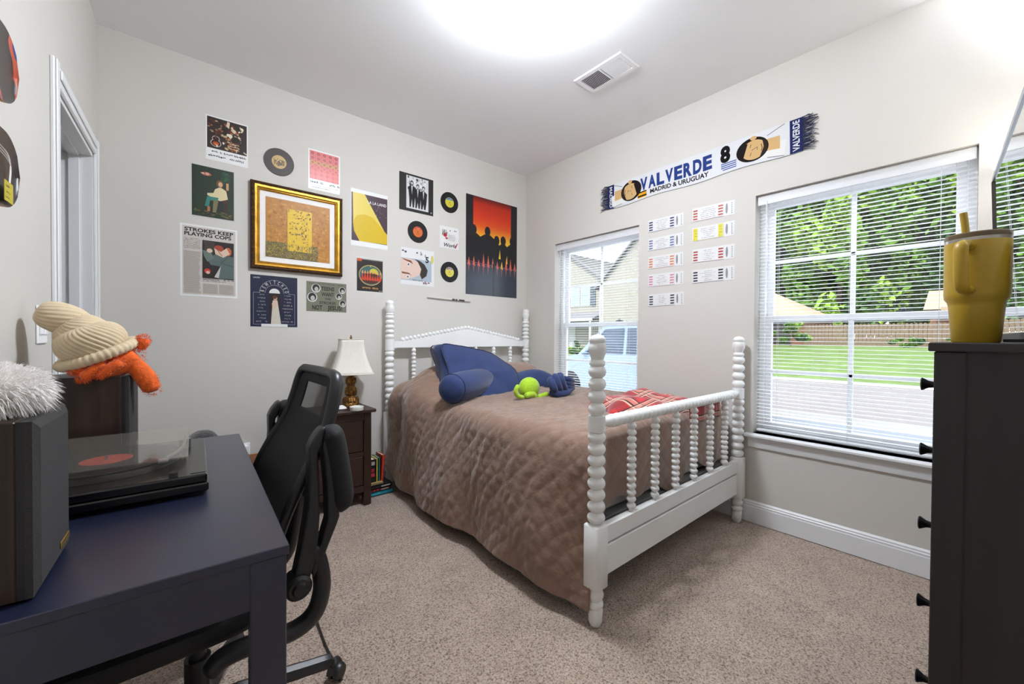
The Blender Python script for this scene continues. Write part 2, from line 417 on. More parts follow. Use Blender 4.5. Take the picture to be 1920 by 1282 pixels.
# ------------------------------------------------------------------ windows, sills, blinds
m_lock = mat('sash_lock', (90, 92, 96), .4, .4)
def window(idx, y0, y1, z0, z1):
    root = bpy.data.objects.new('window_%d' % idx, None); COL.objects.link(root); root.location = (XW+.085, y0, z0); struct(root)
    W, H = y1-y0, z1-z0; f = .034
    fr = MB(); fr.box(0, 0, 0, .065, f, H, bev=.003); fr.box(0, W-f, 0, .065, W, H, bev=.003); fr.box(0, f, 0, .065, W-f, f, bev=.003); fr.box(0, f, H-f, .065, W-f, H, bev=.003)
    fr.build('frame', m_white, root, smooth=0)
    mid = .70*H/1.45
    for nm, a, b, x0 in (('lower_sash', f, mid+.02, .006), ('upper_sash', mid-.02, H-f, .034)):
        s = .036; sh = MB()
        sh.box(x0, f, a, x0+.026, f+s, b, bev=.003); sh.box(x0, W-f-s, a, x0+.026, W-f, b, bev=.003)
        sh.box(x0, f+s, a, x0+.026, W-f-s, a+s, bev=.003); sh.box(x0, f+s, b-s, x0+.026, W-f-s, b, bev=.003)
        so = sh.build(nm, m_white, root, smooth=0)
        my, mz = W/2, (a+b)/2
        MB().box(x0+.006, my-.011, a+s, x0+.02, my+.011, b-s, bev=.003).build('muntin', m_white, so, smooth=0)
        MB().box(x0+.006, f+s, mz-.011, x0+.02, W-f-s, mz+.011, bev=.003).build('muntin', m_white, so, smooth=0)
        for ya, yb in ((f+s, my), (my, W-f-s)):
            for za, zb in ((a+s, mz), (mz, b-s)):
                MB().box(x0+.0115, ya, za, x0+.0145, yb, zb).build('pane', m_glass, so, smooth=0)
        if nm == 'lower_sash':
            lk = MB(); lk.box(x0+.002, W*.27-.03, b, x0+.024, W*.27+.03, b+.008, bev=.002); lk.lathe([(.009, 0), (.009, .012), (.004, .014)], (x0+.012, W*.27, b+.008), seg=12); lk.box(x0-.012, W*.27-.004, b+.012, x0+.012, W*.27+.004, b+.019, bev=.002)
            lk.build('sash_lock', m_lock, root, smooth=30)
    # stool and apron
    st = MB(); st.box(XW-.045, y0-.04, z0-.022, XW+.085, y1+.04, z0, bev=.006); st.build('trim_%d' % (4+idx), m_trim, smooth=0)['kind'] = 'structure'
    ap = MB(); ap.prism([(XW, z0-.085), (XW-.012, z0-.085), (XW-.016, z0-.07), (XW-.018, z0-.04), (XW-.026, z0-.03), (XW-.026, z0-.022), (XW, z0-.022)], y0-.02, y1+.02, axis='y')
    ap.build('trim_%d' % (6+idx), m_trim, smooth=30)['kind'] = 'structure'
for i, q in enumerate(WIN): window(i+1, *q)

def slat_translucent():
    m = mat('blind_slat_vinyl', (250, 250, 250), .45)
    n = m.node_tree.nodes; l = m.node_tree.links; p = n['Principled BSDF']; t = n.new('ShaderNodeBsdfTranslucent'); t.inputs[0].default_value = (.9, .92, .95, 1)
    mx = n.new('ShaderNodeMixShader'); mx.inputs[0].default_value = .35; l.new(p.outputs[0], mx.inputs[1]); l.new(t.outputs[0], mx.inputs[2]); l.new(mx.outputs[0], n['Material Output'].inputs[0]); return m
m_slat = slat_translucent()
m_cord = mat('blind_cord', (225, 226, 228), .8)
def blind(y0, y1, z0, z1, label):
    t = thing('window_blind', label, 'window blind', (XW+.045, (y0+y1)/2, z1))
    W = y1-y0-.012; H = z1-z0
    MB().box(-.018, -W/2, -.032, .02, W/2, -.002, bev=.003).box(-.024, -W/2, -.06, -.018, W/2, -.003, bev=.002).build('head_rail', m_slat, t, smooth=0)
    br_z = -H+.012
    MB().box(-.0125, -W/2+.004, br_z, .0125, W/2-.004, br_z+.014, bev=.004).build('bottom_rail', m_slat, t, smooth=0)
    pitch = .0215; N = int((H-.062-.03)/pitch); me = None
    arc = [(-.0125+.025*k/5, .0022*(1-((k-2.5)/2.5)**2)) for k in range(6)]
    for i in range(N):
        z = -.066-(i+.5)*pitch
        if me is None:
            g = MB(); P = [[(x, y, zz) for x, zz in arc] for y in (-W/2+.003, W/2-.003)]; g.grid(np.array(P))
            s = g.build('slat', m_slat, t, smooth=60); me = s.data
        else: s = bpy.data.objects.new('slat', me); COL.objects.link(s); s.parent = t
        s.location = (0, 0, z); s.rotation_euler = (0, R_(random.uniform(-1.5, 1.5)), 0)
    for y in (-W/2+.11, 0, W/2-.11):
        for x in (-.0135, .0135): MB().tube([(x, y, -.03), (x, y, br_z+.012)], .0007, 5).build('ladder_cord', m_cord, t, smooth=0)
    MB().tube([(-.03, W/2-.05, -.04), (-.032, W/2-.05, -.55)], .003, 6).build('tilt_wand', m_slat, t)
    return t
blind(*WIN[0], 'white mini blind in the window beside the headboard')
blind(*WIN[1], 'white mini blind in the window past the footboard, behind the dresser')

# ------------------------------------------------------------------ the bed
m_bed = mat('bed_white_paint', (236, 236, 234), .38, nz=(6, .02), bump=(40, .08, .002))
BXL, BXR, BYF, BYH = 1.287, 2.690, .99, 2.945
def beads(r0, r1, z0, z1, n):
    """n round beads between z0 and z1: neck radius r0, bead radius r1"""
    out = []; h = (z1-z0)/n
    for i in range(n):
        for t in (.0, .08, .2, .35, .5, .65, .8, .92):
            out.append((r0+(r1-r0)*math.sin(math.pi*t)**.75, z0+(i+t)*h))
    return out
bed = thing('spool_bed', 'white spool-turned wooden bed with bobbin posts, headboard and footboard', 'bed', (BXL, BYF, 0))
BW = BXR-BXL; BL = BYH-BYF
def post(x, y, foot):
    if foot:
        p = [(.020, .0), (.026, .012), (.028, .035), (.030, .062), (.024, .070), (.031, .078), (.031, .092), (.022, .100), (.030, .112), (.033, .125), (.026, .142), (.03, .15)]
        up = [(.030, .402)]+beads(.0205, .0355, .404, .767, 8)+[(.0335, .768), (.0335, .829)]+beads(.0195, .035, .831, 1.028, 4)+[(.031, 1.032), (.031, 1.042), (.024, 1.050), (.027, 1.062), (.035, 1.082), (.0355, 1.098), (.032, 1.112), (.029, 1.117), (.033, 1.121), (.032, 1.134), (.021, 1.145), (.008, 1.149), (0, 1.150)]
        b0, b1 = .15, .402
    else:
        p = [(.020, .0), (.026, .012), (.03, .062), (.022, .10), (.033, .125), (.03, .15)]
        up = [(.030, .562)]+beads(.0205, .035, .564, 1.03, 10)+[(.034, 1.031), (.034, 1.115)]+beads(.0195, .034, 1.117, 1.30, 5)+[(.03, 1.304), (.023, 1.312), (.034, 1.345), (.034, 1.362), (.028, 1.378), (.031, 1.384), (.031, 1.396), (.02, 1.408), (0, 1.413)]
        b0, b1 = .15, .562
    mb = MB(); mb.lathe(p, (x, y, 0), seg=24); mb.lathe(up, (x, y, 0), seg=24)
    h = .036; mb.box(x-h, y-h, b0, x+h, y+h, b1, bev=.006)
    return mb.build('post', m_bed, bed, smooth=50)
for x in (0, BW):
    post(x, 0, True); post(x, BL, False)
# footboard
pr = [(.016, .03), (.018, .055), (.024, .075)]
n = 33
for i in range(n):
    a = .08+(BW-.16)*i/n; h = (BW-.16)/n
    pr += [(.0195, a), (.0245, a+.12*h), (.0265, a+.4*h), (.0265, a+.65*h), (.0235, a+.92*h)]
pr += [(.022, BW-.08), (.018, BW-.055), (.015, BW-.03)]
MB().lathe(pr, (0, 0, .798), 'x', 20).build('top_rail', m_bed, bed, smooth=50)
def spindle(x, y, z0, z1, nb, r=.0205):
    return MB().lathe([(.011, z0)]+beads(.0095, r, z0+.01, z1-.01, nb)+[(.011, z1)], (x, y, 0), seg=18).build('spindle', m_bed, bed, smooth=50)
for i in range(6): spindle(.245+(BW-.44)*i/5, 0, .384, .780, 13)
MB().box(.034, -.016, .312, BW-.034, .016, .385, bev=.004).build('lower_rail', m_bed, bed, smooth=0)
MB().box(.034, -.012, .178, BW-.034, .014, .300, bev=.004).build('foot_panel', m_bed, bed, smooth=0)
# headboard
MB().prism([(.03, 1.05), (BW-.03, 1.05), (BW-.03, 1.10), (BW-.10, 1.103), (BW/2+.05, 1.200), (BW/2, 1.206), (BW/2-.05, 1.200), (.10, 1.103), (.03, 1.10)], BL-.012, BL+.014, axis='y').build('head_panel', m_bed, bed, smooth=0)
hb = MB(); pk = [(.085, 1.105), (BW/2, 1.215), (BW-.085, 1.105)]
for (a, b) in zip(pk[:-1], pk[1:]):
    nb = 18
    for i in range(nb):
        t = (i+.5)/nb; hb.ell((lerp(a[0], b[0], t), BL-.002, lerp(a[1], b[1], t)+.005), (.0165, .018, .018), 14, 10)
    hb.tube([(a[0], BL, a[1]), (b[0], BL, b[1])], .008, 8)
hb.build('bead_moulding', m_bed, bed)
for i in range(6): spindle(.2+(BW-.4)*i/5, BL, .56, 1.052, 15, .019)
MB().box(.034, BL-.014, .45, BW-.034, BL+.014, .56, bev=.004).build('head_lower_rail', m_bed, bed, smooth=0)
for x in (-.008, BW-.016): MB().box(x, .036, .21, x+.024, BL-.036, .345, bev=.004).build('side_rail', m_bed, bed, smooth=0)
for i in range(9):
    y = .1+(BL-.2)*i/8; MB().box(.016, y-.04, .345, BW-.016, y+.04, .362, bev=.002).build('slat', mat('slat_grey', (120, 118, 116), .7, nz=(30, .15), stretch=(.1, 1, 1)), bed, smooth=0)
# mattress
m_mat = mat('mattress_ticking', (214, 212, 206), .8, nz=(20, .04), bump=(120, .2, .002))
mt = MB(); Q = []
for z, ins in ((.364, .03), (.37, .008), (.385, 0), (.55, 0), (.67, 0), (.695, .01), (.703, .035)):
    Q.append([(x, y, z) for x, y in ((1.345+ins, 1.085+ins), (2.63-ins, 1.085+ins), (2.63-ins, 2.88-ins), (1.345+ins, 2.88-ins))])
mt.grid(np.array(Q), wv=True); mt.add(Q[-1], [(0, 1, 2, 3)]); mt.add(Q[0], [(3, 2, 1, 0)])
tag(mt.build('mattress', m_mat, smooth=50), 'pale mattress under the brown quilt', 'mattress')

# ------------------------------------------------------------------ quilt
m_quilt = mat('quilt_cotton', (136, 108, 91), .85, nz=(9, .10), bump=(90, .4, .004), sheen=.6)
def quilt():
    NA, NY = 300, 250
    def ztop(x, y):
        z = .722
        z = z+.185*sstep(2.22, 2.62, y)*(1-sstep(2.70, 2.97, y)*.85)*sstep(1.27, 1.56, x)*(1-sstep(2.35, 2.68, x)*.7)
        return z+.010*math.sin(5*x+2*y)*math.sin(3.1*y+1)
    rows = []
    for j in range(NY):
        v = j/(NY-1); y = lerp(1.075, 2.90, v)
        zt = ztop(1.5, y); ze = .722+.55*(ztop(1.46, y)-.722)
        rng = math.sin(1.7*y+.6)
        hem = .070+.010*math.sin(4.1*y+1)+.13*sstep(2.72, 2.93, y)
        xo = 1.246+.02*math.sin(2.6*y)
        path = [(2.668, .46), (2.668, .60), (2.666, ztop(2.6, y)-.03), (2.62, ztop(2.6, y))]
        path += [(x, ztop(x, y)) for x in np.linspace(2.5, 1.50, 11)]
        path += [(1.40, lerp(ze, ztop(1.45, y), .75)), (1.325, ze-.012), (1.283, ze-.055), (1.264, ze-.13), (xo+.006, .40), (xo-.008, .22), (xo-.014, hem)]
        P = smooth_path(path, NA); d = np.linalg.norm(np.diff(P, axis=0), axis=1); a = np.concatenate([[0], np.cumsum(d)])
        u = np.linspace(0, a[-1], NA); P = np.stack([np.interp(u, a, P[:, 0]), np.interp(u, a, P[:, 1])], -1)
        T = np.gradient(P, axis=0); T /= np.linalg.norm(T, axis=1)[:, None]; Nn = np.stack([T[:, 1], -T[:, 0]], -1)
        row = []; L = a[-1]
        for i in range(NA):
            q = L-u[i]                               # distance from the hem, up the side and over the top
            side = float(1-sstep(.55, .78, q)); low = float(1-sstep(0, .62, q))
            yy = y-.085*side*(1-v)**6
            # quilting diamonds and puckers
            wv_ = .16*fnoise((q*7, yy*7, 11)); c1, c2 = (q+yy)/.092+wv_, (q*1.0-yy)/.092-wv_+.12*fnoise((q*9, yy*9, 17))
            dm = min(abs(math.sin(math.pi*c1)), abs(math.sin(math.pi*c2)))**.5*.0036
            wr = .0050*fnoise((q*5, yy*24+q*9, 1))+.0032*fnoise((q*26, yy*44, 5))
            big = low*(.012*math.sin(9*yy+3.5*q+1.2)+.009*math.sin(17*yy-5*q)+.012*fnoise((q*2, yy*5, 9)))
            big += side*.016*math.sin(6.5*yy-4.5*q)*(1-low*.4)
            top = (1-side)*(.007*fnoise((q*3, yy*4, 3))+.006*abs(math.sin(7*(q*.5+yy)+2*fnoise((q*2, yy*2, 2)))))
            # folds that fan down from the pillow corner at the head end
            hd = sstep(2.3, 2.85, yy)*side*(.028*math.sin(20*yy+2.2*q))*float(sstep(.05, .5, q)*.6+.4)
            off = dm+wr+big+top+hd
            if i < 40: off = dm
            x = P[i, 0]+Nn[i, 0]*off; z = P[i, 1]+Nn[i, 1]*off
            row.append((max(x, 1.19), yy, z))
        rows.append(row)
    G = np.array(rows)
    mb = MB(); mb.grid(G)
    # the end that falls behind the footboard spindles
    x0i = [i for i in range(NA) if G[0, i, 2] > .66 and 1.30 < G[0, i, 0] < 2.64]
    E_ = G[0, x0i]; NB = 70; F = []
    for k in range(NB):
        t = k/(NB-1); row = []
        for (x, y, z) in E_:
            hemz = .435+.035*math.sin(9*x)+.03*math.sin(17*x+2)-.05*sstep(1.6, 1.34, x)
            q = t*(z-hemz+.05)
            if q < .05: a = q/.05*math.pi/2; yy = y-.032*math.sin(a); zz = z-.032*(1-math.cos(a))
            else: yy = y-.032; zz = z-.032-(q-.05)
            fo = .5+.5*math.sin(16*x+.8*math.sin(5*x))
            c1, c2 = (q+x)/.098, (q-x)/.098
            yy += -.004-.010*fo*t*sstep(0, .3, t)+.016*t-(abs(math.sin(math.pi*c1))*abs(math.sin(math.pi*c2)))**.45*.003*min(1, t*5)
            row.append((x, max(yy, 1.018), zz))
        F.append(row)
    mb.grid(np.array(F)[:, ::-1][::-1] if False else np.array(F)[::-1])
    o = mb.build('quilt', m_quilt, smooth=180)
    sol = o.modifiers.new('thickness', 'SOLIDIFY'); sol.thickness = .006; sol.offset = -1
    return tag(o, 'brown diamond-stitched quilt hanging down the side of the bed', 'quilt')
quilt()

# ------------------------------------------------------------------ navy bed-rest cushion with arms
m_navy = mat('navy_velour', (34, 52, 98), .8, nz=(14, .15), bump=(90, .12, .003), sheen=.25)
m_pipe = mat('navy_piping', (24, 34, 66), .7, nz=(30, .1))
def cushion_outline(mb, front, back, bulge_f, bulge_b):
    """closed cushion between two matching outlines (lists of 3D points)"""
    A = np.array(front); B = np.array(back); n = len(A); ca, cb = A.mean(0), B.mean(0); ax = ca-cb; ax /= np.linalg.norm(ax)
    rings = []
    for t in (0, .25, .5, .7, .85, .95): rings.append(lerp(ca, A, t)+ax*bulge_f*(1-t**2.6))
    D = np.linalg.norm(ca-cb)
    rings.append(A); rings.append(lerp(A, B, .5)+(lerp(A, B, .5)-lerp(ca, cb, .5))*.02); rings.append(B)
    for t in (.95, .85, .7, .5, .25, 0): rings.append(lerp(cb, B, t)-ax*bulge_b*(1-t**2.6))
    mb.grid(np.array(rings)[::-1], wv=True); return A, B
def closed_smooth(pts, n):
    P = np.array(pts, float); k = len(P); out = []
    for t in np.linspace(0, k, n, endpoint=False):
        i = int(t); u = t-i; a, b, c, d = P[(i-1) % k], P[i], P[(i+1) % k], P[(i+2) % k]
        out.append(.5*((2*b)+(-a+c)*u+(2*a-5*b+4*c-d)*u*u+(-a+3*b-3*c+d)*u**3))
    return np.array(out)
br = thing('bed_rest_cushion', 'navy velour backrest cushion with a round bolster arm on the quilt', 'cushion', (1.62, 2.25, .73))
BO = np.array(br.location)
def P_(px, py, Y): return onY(px, py, Y)-BO
front = closed_smooth([P_(828, 648, 2.50), P_(858, 648, 2.50), P_(895, 655, 2.49), P_(920, 662, 2.48), P_(942, 676, 2.42), P_(966, 694, 2.34), P_(972, 720, 2.28), P_(966, 741, 2.24), P_(930, 748, 2.20), P_(880, 752, 2.20), P_(850, 735, 2.26), P_(840, 690, 2.40)], 60)
sh = np.array([.0, .15, -.015])
bt = MB(); A, B = cushion_outline(bt, front, front+sh, .045, .03); bt.build('backrest', m_navy, br, smooth=180)
for q in (A, B): MB().tube(q*1.0, .005, 6, closed=True).build('piping', m_pipe, br)
# bolster arm
c0, c1 = P_(846, 729, 2.13), P_(918, 712, 2.44)
ax = (c1-c0); Lb = np.linalg.norm(ax); q = Vector(ax).to_track_quat('Z', 'Y').to_matrix().to_4x4(); q.translation = Vector(c0)
prof = [(0, -.04), (.05, -.036), (.076, -.022), (.088, 0), (.094, .07), (.098, .16), (.10, Lb), (.06, Lb+.04), (0, Lb+.05)]
MB().lathe(prof, seg=28, M=q).build('arm', m_navy, br, smooth=180)
a = [tr([(.090*math.cos(t), .090*math.sin(t), .012)], q)[0] for t in np.linspace(0, 2*math.pi, 28, endpoint=False)]
MB().tube(a, .004, 6, closed=True).build('piping', m_pipe, br)
# far arm curling over the quilt
fa = smooth_path([P_(958, 722, 2.36), P_(985, 716, 2.38), P_(1008, 714, 2.36), P_(1030, 722, 2.30), P_(1044, 735, 2.24)], 24)
MB().tube(fa, [.075, .082, .084, .086, .088, .09, .092, .093, .094, .094, .094, .094, .093, .092, .09, .088, .085, .082, .078, .072, .065, .055, .04, .02], 18).build('arm', m_navy, br, smooth=180)
pp = [p+np.array([.0, .03, r]) for p, r in zip(fa[1:20], [.078]*6+[.086]*8+[.078]*5)]
MB().tube(pp, .005, 6).build('piping', m_pipe, br)
# navy fist-shaped knot cushion
kn = thing('knot_cushion', 'small navy plush cushion shaped like a clenched fist', 'cushion', tuple(onZ(1052, 742, .74)))
KO = np.array(kn.location); YK = KO[1]
def K_(px, py, d=0): return onY(px, py, YK+d)-KO
core = MB().ell(K_(1052, 722, .06), (.085, .07, .058), 20, 14, e=.9); core.build('palm', m_navy, kn, smooth=180)
for a, b, c, d, r in ((1033, 714, 1040, 734, .026), (1041, 708, 1049, 732, .027), (1050, 706, 1057, 728, .027)):
    pts = smooth_path([K_(a+1, b-1, .07), K_(a, b, .01), K_((a+c)/2, (b+d)/2, -.012), K_(c, d, .0), K_(c+1, d+3, .05)], 16)
    MB().tube(pts, [r*.6]+[r]*14+[r*.6], 12).build('finger', m_navy, kn, smooth=180)
for y0 in (711, 718, 725):
    pts = smooth_path([K_(1058, y0-1, .01), K_(1066, y0, .0), K_(1072, y0+2, .03), K_(1073, y0+3, .07)], 14)
    MB().tube(pts, [.02]*12+[.016, .01], 12).build('finger', m_navy, kn, smooth=180)
pts = smooth_path([K_(1032, 732, .02), K_(1042, 738, -.01), K_(1058, 737, -.012), K_(1067, 730, .01), K_(1069, 724, .05)], 18)
MB().tube(pts, [.015]+[.027]*16+[.015], 12).build('thumb', m_navy, kn, smooth=180)

# lime plush: a plain soft ball with stubby limbs
m_lime = mat('lime_plush', (166, 205, 44), .9, nz=(60, .12), bump=(300, .4, .002), sheen=.5)
pl = thing('plush_toy', 'lime green round plush toy with stubby limbs beside the navy cushions', 'plush toy', tuple(onZ(998, 747, .735)))
PO = np.array(pl.location); YP = PO[1]
def G_(px, py, d=0): return onY(px, py, YP+d)-PO
MB().ell(G_(992, 727, .06), (.080, .062, .072), 24, 16).build('body', m_lime, pl, smooth=180)
for pts, r in (([(972, 722), (967, 732), (971, 742), (982, 745)], .014), ([(985, 742), (998, 739), (1004, 744)], .02), ([(1009, 745), (1018, 742), (1027, 739)], .02)):
    MB().tube(smooth_path([G_(x, y, .01) for x, y in pts], 14), [r*.7]+[r]*12+[r*.6], 12).build('limb', m_lime, pl, smooth=180)

# ------------------------------------------------------------------ folded red plaid blanket
def plaid():
    m = bpy.data.materials.new('red_plaid_fleece'); m.use_nodes = True; n = m.node_tree.nodes; l = m.node_tree.links
    p = n['Principled BSDF']; p.inputs['Roughness'].default_value = .9; p.inputs['Sheen Weight'].default_value = .4
    at = n.new('ShaderNodeAttribute'); at.attribute_name = 'weave'; sep = n.new('ShaderNodeSeparateXYZ'); l.new(at.outputs['Vector'], sep.inputs[0])
    def band(src, period, lo, hi):
        md = n.new('ShaderNodeMath'); md.operation = 'FRACT'; dv = n.new('ShaderNodeMath'); dv.operation = 'DIVIDE'; dv.inputs[1].default_value = period
        l.new(src, dv.inputs[0]); l.new(dv.outputs[0], md.inputs[0])
        g = n.new('ShaderNodeMath'); g.operation = 'GREATER_THAN'; g.inputs[1].default_value = lo; l.new(md.outputs[0], g.inputs[0])
        s = n.new('ShaderNodeMath'); s.operation = 'LESS_THAN'; s.inputs[1].default_value = hi; l.new(md.outputs[0], s.inputs[0])
        mu = n.new('ShaderNodeMath'); mu.operation = 'MULTIPLY'; l.new(g.outputs[0], mu.inputs[0]); l.new(s.outputs[0], mu.inputs[1]); return mu.outputs[0]
    cur = None
    def over(col, fac, amt):
        nonlocal cur
        mu = n.new('ShaderNodeMath'); mu.operation = 'MULTIPLY'; mu.inputs[1].default_value = amt; l.new(fac, mu.inputs[0])
        mx = n.new('ShaderNodeMix'); mx.data_type = 'RGBA'; l.new(mu.outputs[0], mx.inputs[0]); mx.inputs[7].default_value = (*lin(col), 1)
        if cur is None: mx.inputs[6].default_value = (*lin((190, 34, 40)), 1)
        else: l.new(cur, mx.inputs[6])
        cur = mx.outputs[2]
    for s in (sep.outputs[0], sep.outputs[1]): over((120, 20, 28), band(s, .15, .0, .38), .5)
    for s in (sep.outputs[0], sep.outputs[1]):
        over((226, 196, 168), band(s, .15, .42, .47), .85); over((30, 24, 30), band(s, .15, .48, .53), .9)
        over((226, 196, 168), band(s, .15, .66, .69), .8); over((30, 24, 30), band(s, .15, .70, .75), .9); over((214, 160, 140), band(s, .15, .53, .66), .45)
    l.new(cur, p.inputs['Base Color'])
    t = n.new('ShaderNodeTexNoise'); t.inputs['Scale'].default_value = 180; b = n.new('ShaderNodeBump'); b.inputs['Strength'].default_value = .3; b.inputs['Distance'].default_value = .003
    l.new(t.outputs[0], b.inputs['Height']); l.new(b.outputs[0], p.inputs['Normal']); return m
def blanket():
    mb = MB(); NU, NV = 90, 60; uv = []
    x0, x1, y0, y1 = 1.80, 2.56, 1.07, 1.52; rows = []
    for i in range(NU):
        u = i/(NU-1); row = []
        for j in range(NV):
            v = j/(NV-1)*2-1                       # section runs bottom -> round -> top
            th = v*math.pi*.5
            x = lerp(x0, x1, u)+.03*math.sin(7*v); e = (1-abs(2*u-1)**6)**.5
            y = lerp(y0, y1, .5)+(y1-y0)/2*(math.sin(th)*.0+(-1+2*j/(NV-1)))*lerp(.82, 1, e)
            s = j/(NV-1); edge = (1-abs(2*s-1)**5)**.5
            hgt = .058+.034*math.exp(-((u-.55)/.16)**2)*math.exp(-((s-.62)/.2)**2)+.024*math.exp(-((u-.22)/.12)**2)-.02*sstep(.7, 1, u)
            z = .728+hgt*e*edge+.008*fnoise((x*14, y*16, 2))*e+.010*math.sin(18*x+9*y)*e*edge
            row.append((x+.035*math.sin(3*y*3), y, z)); uv.append((x+.05*fnoise((x*3, y*3, 7)), y*1.0+.9*z+.05*fnoise((x*3, y*3, 4)), 0))
        rows.append(row)
    T = np.array(rows); mb.grid(T)
    Bm = T.copy(); Bm[:, :, 2] = np.minimum(.7285, T[:, :, 2]-.001); mb.grid(Bm[::-1])
    ub = np.array(uv).reshape(NU, NV, 3)[::-1].reshape(-1, 3)
    # a corner hanging down behind the footboard
    W, H = 30, 16; C_ = []
    for i in range(H):
        t = i/(H-1)
        C_.append([(lerp(2.12, 2.50, k/(W-1)), 1.022-.003*math.sin(20*k/(W-1)), lerp(.79, .69+.02*math.sin(k*.4), t)) for k in range(W)])
    mb.grid(np.array(C_)[::-1]); uc = np.array([[(p[0], p[2], 0) for p in r] for r in C_])[::-1].reshape(-1, 3)
    o = mb.build('plaid_blanket', plaid(), smooth=180)
    at = o.data.attributes.new('weave', 'FLOAT_VECTOR', 'POINT'); at.data.foreach_set('vector', np.concatenate([np.array(uv), ub, uc]).ravel())
    return tag(o, 'red plaid fleece blanket folded at the foot of the bed', 'blanket')
blanket()

# ------------------------------------------------------------------ prints on the back wall
BLK = (26, 25, 28)
def back(A, name, x, z, label, cat='poster', group='prints on the back wall', tilt=0, rough=.35):
    return A.build(name, MBACK(x, z, .0005) @ Matrix.Rotation(R_(tilt), 4, 'Z'), label, cat, group, rough)
# guitar and bones collage with a handwritten line
A = Art(.212, .265); A.up().rect(.03, .27, .97, .97, (52, 40, 34)); A.up(); rg = random.Random(3)
for i in range(26): A.ell(rg.uniform(.06, .36), rg.uniform(.62, .92), rg.uniform(.012, .05), rg.uniform(.008, .025), rg.choice([(150, 120, 84), (196, 176, 138), (110, 44, 32), (88, 60, 44)]), 8)
A.up().ell(.23, .40, .125, .085, (200, 190, 180)).ell(.23, .50, .09, .062, (200, 190, 180)); A.up().ell(.23, .40, .108, .072, (64, 24, 16)).ell(.23, .50, .075, .05, (64, 24, 16))
A.up().ell(.23, .39, .07, .045, (190, 84, 40)).rect(.215, .5, .245, .66, (90, 60, 40)); A.up().ell(.23, .45, .025, .018, (24, 14, 12)).ell(.23, .375, .035, .012, (230, 150, 90))
for i in range(90):
    t = rg.random(); A.ell(.62+rg.gauss(0, .11), lerp(.30, .90, t), rg.uniform(.015, .055), rg.uniform(.01, .035), rg.choice([(222, 208, 176), (196, 172, 130), (120, 52, 30), (170, 96, 52), (44, 30, 26), (238, 230, 208)]), 9, rg.uniform(0, 3))
A.up().ell(.70, .56, .12, .09, (40, 30, 28)).ell(.57, .64, .05, .045, (236, 226, 200)).poly([(.5, .96), (.56, .94), (.54, .80), (.47, .84)], (226, 206, 180))
A.up()
for k in range(7): A.rect(.55, .31+.03*k, .78, .322+.03*k, (224, 206, 162) if k % 2 else (140, 70, 36))
A.up().scrib(.08, .95, .185, .04, (50, 48, 52), seed=2); A.text('AN APPLE', .72, .085, .012, (50, 48, 52), fit=.075, shear=.1); A.scrib(.06, .5, .085, .045, (50, 48, 52), seed=9)
back(A, 'photo_print', .176, 2.188, 'white-bordered photo print of a guitar and bones over a handwritten line')
# seated figure on a dark green ground
A = Art(.21, .304, base=(206, 204, 196)); A.up().rect(.015, .01, .985, .99, (36, 52, 38)); A.up(); rg = random.Random(5)
for i in range(40): A.ell(rg.uniform(.06, .94), rg.uniform(.03, .14), rg.uniform(.03, .06), .012, rg.choice([(88, 84, 44), (70, 62, 36), (104, 96, 52), (52, 44, 30)]), 8)
for i in range(14): A.ell(rg.uniform(.68, .92), rg.uniform(.74, .92), .05, .035, rg.choice([(36, 84, 52), (48, 100, 62), (40, 70, 48)]), 10)
A.ell(.34, .845, .12, .035, (168, 92, 70)); A.up().ell(.36, .85, .05, .028, (222, 164, 150)).poly([(.2, .85), (.3, .835), (.28, .86)], (236, 226, 206))
A.up().rect(.78, .16, .83, .72, (70, 32, 22)).rect(.60, .16, .64, .40, (60, 28, 20)).rect(.80, .60, .86, .74, (206, 160, 110)).rect(.44, .33, .82, .39, (84, 40, 26))
A.up().poly([(.54, .58), (.66, .64), (.80, .58), (.84, .42), (.66, .36), (.50, .40), (.36, .44), (.36, .48), (.50, .50)], (226, 210, 164)); A.up().ell(.65, .70, .085, .075, (112, 78, 48)); A.up().ell(.665, .69, .05, .05, (222, 176, 138))
A.up().poly([(.36, .42), (.62, .42), (.60, .36), (.42, .34), (.40, .22), (.30, .22)], (54, 128, 116)).poly([(.50, .36), (.62, .36), (.56, .12), (.48, .12)], (126, 120, 84)); A.up().poly([(.36, .22), (.42, .22), (.42, .13), (.36, .12)], (190, 110, 80)).rect(.62, .16, .74, .36, (44, 40, 40))
back(A, 'painting_print', .107, 1.840, 'dark green painted print of a person seated on a chair')
# grid of pink dots
A = Art(.209, .273); A.up().rect(.04, .26, .96, .965, (214, 92, 92)); A.up()
for i in range(5):
    for j in range(6):
        cx, cy = .13+.185*i, .905-.115*j
        if j < 2: A.rect(cx-.085, cy-.052, cx+.085, cy+.052, (222, 110, 104)); 
        else: A.ell(cx, cy, .088, .056, (224, 112, 104) if j > 2 else (196, 150, 84), 18)
A.up()
for i in range(5):
    for j in range(4): A.ell(.13+.185*i, .905-.115*j, .05-.006*j, .034-.004*j, (104, 40, 36), 12)
A.up()
for i in range(5):
    for j in range(4): A.ell(.13+.185*i, .905-.115*j, .028, .02, (208, 84, 84), 10)
A.scrib(.06, .94, .165, .055, BLK, seed=4); A.scrib(.06, .92, .10, .016, (120, 116, 112), seed=5).scrib(.06, .75, .05, .02, (70, 68, 66), seed=6)
back(A, 'dot_poster', .736, 2.150, 'pink and red dotted poster with a line of black title print')
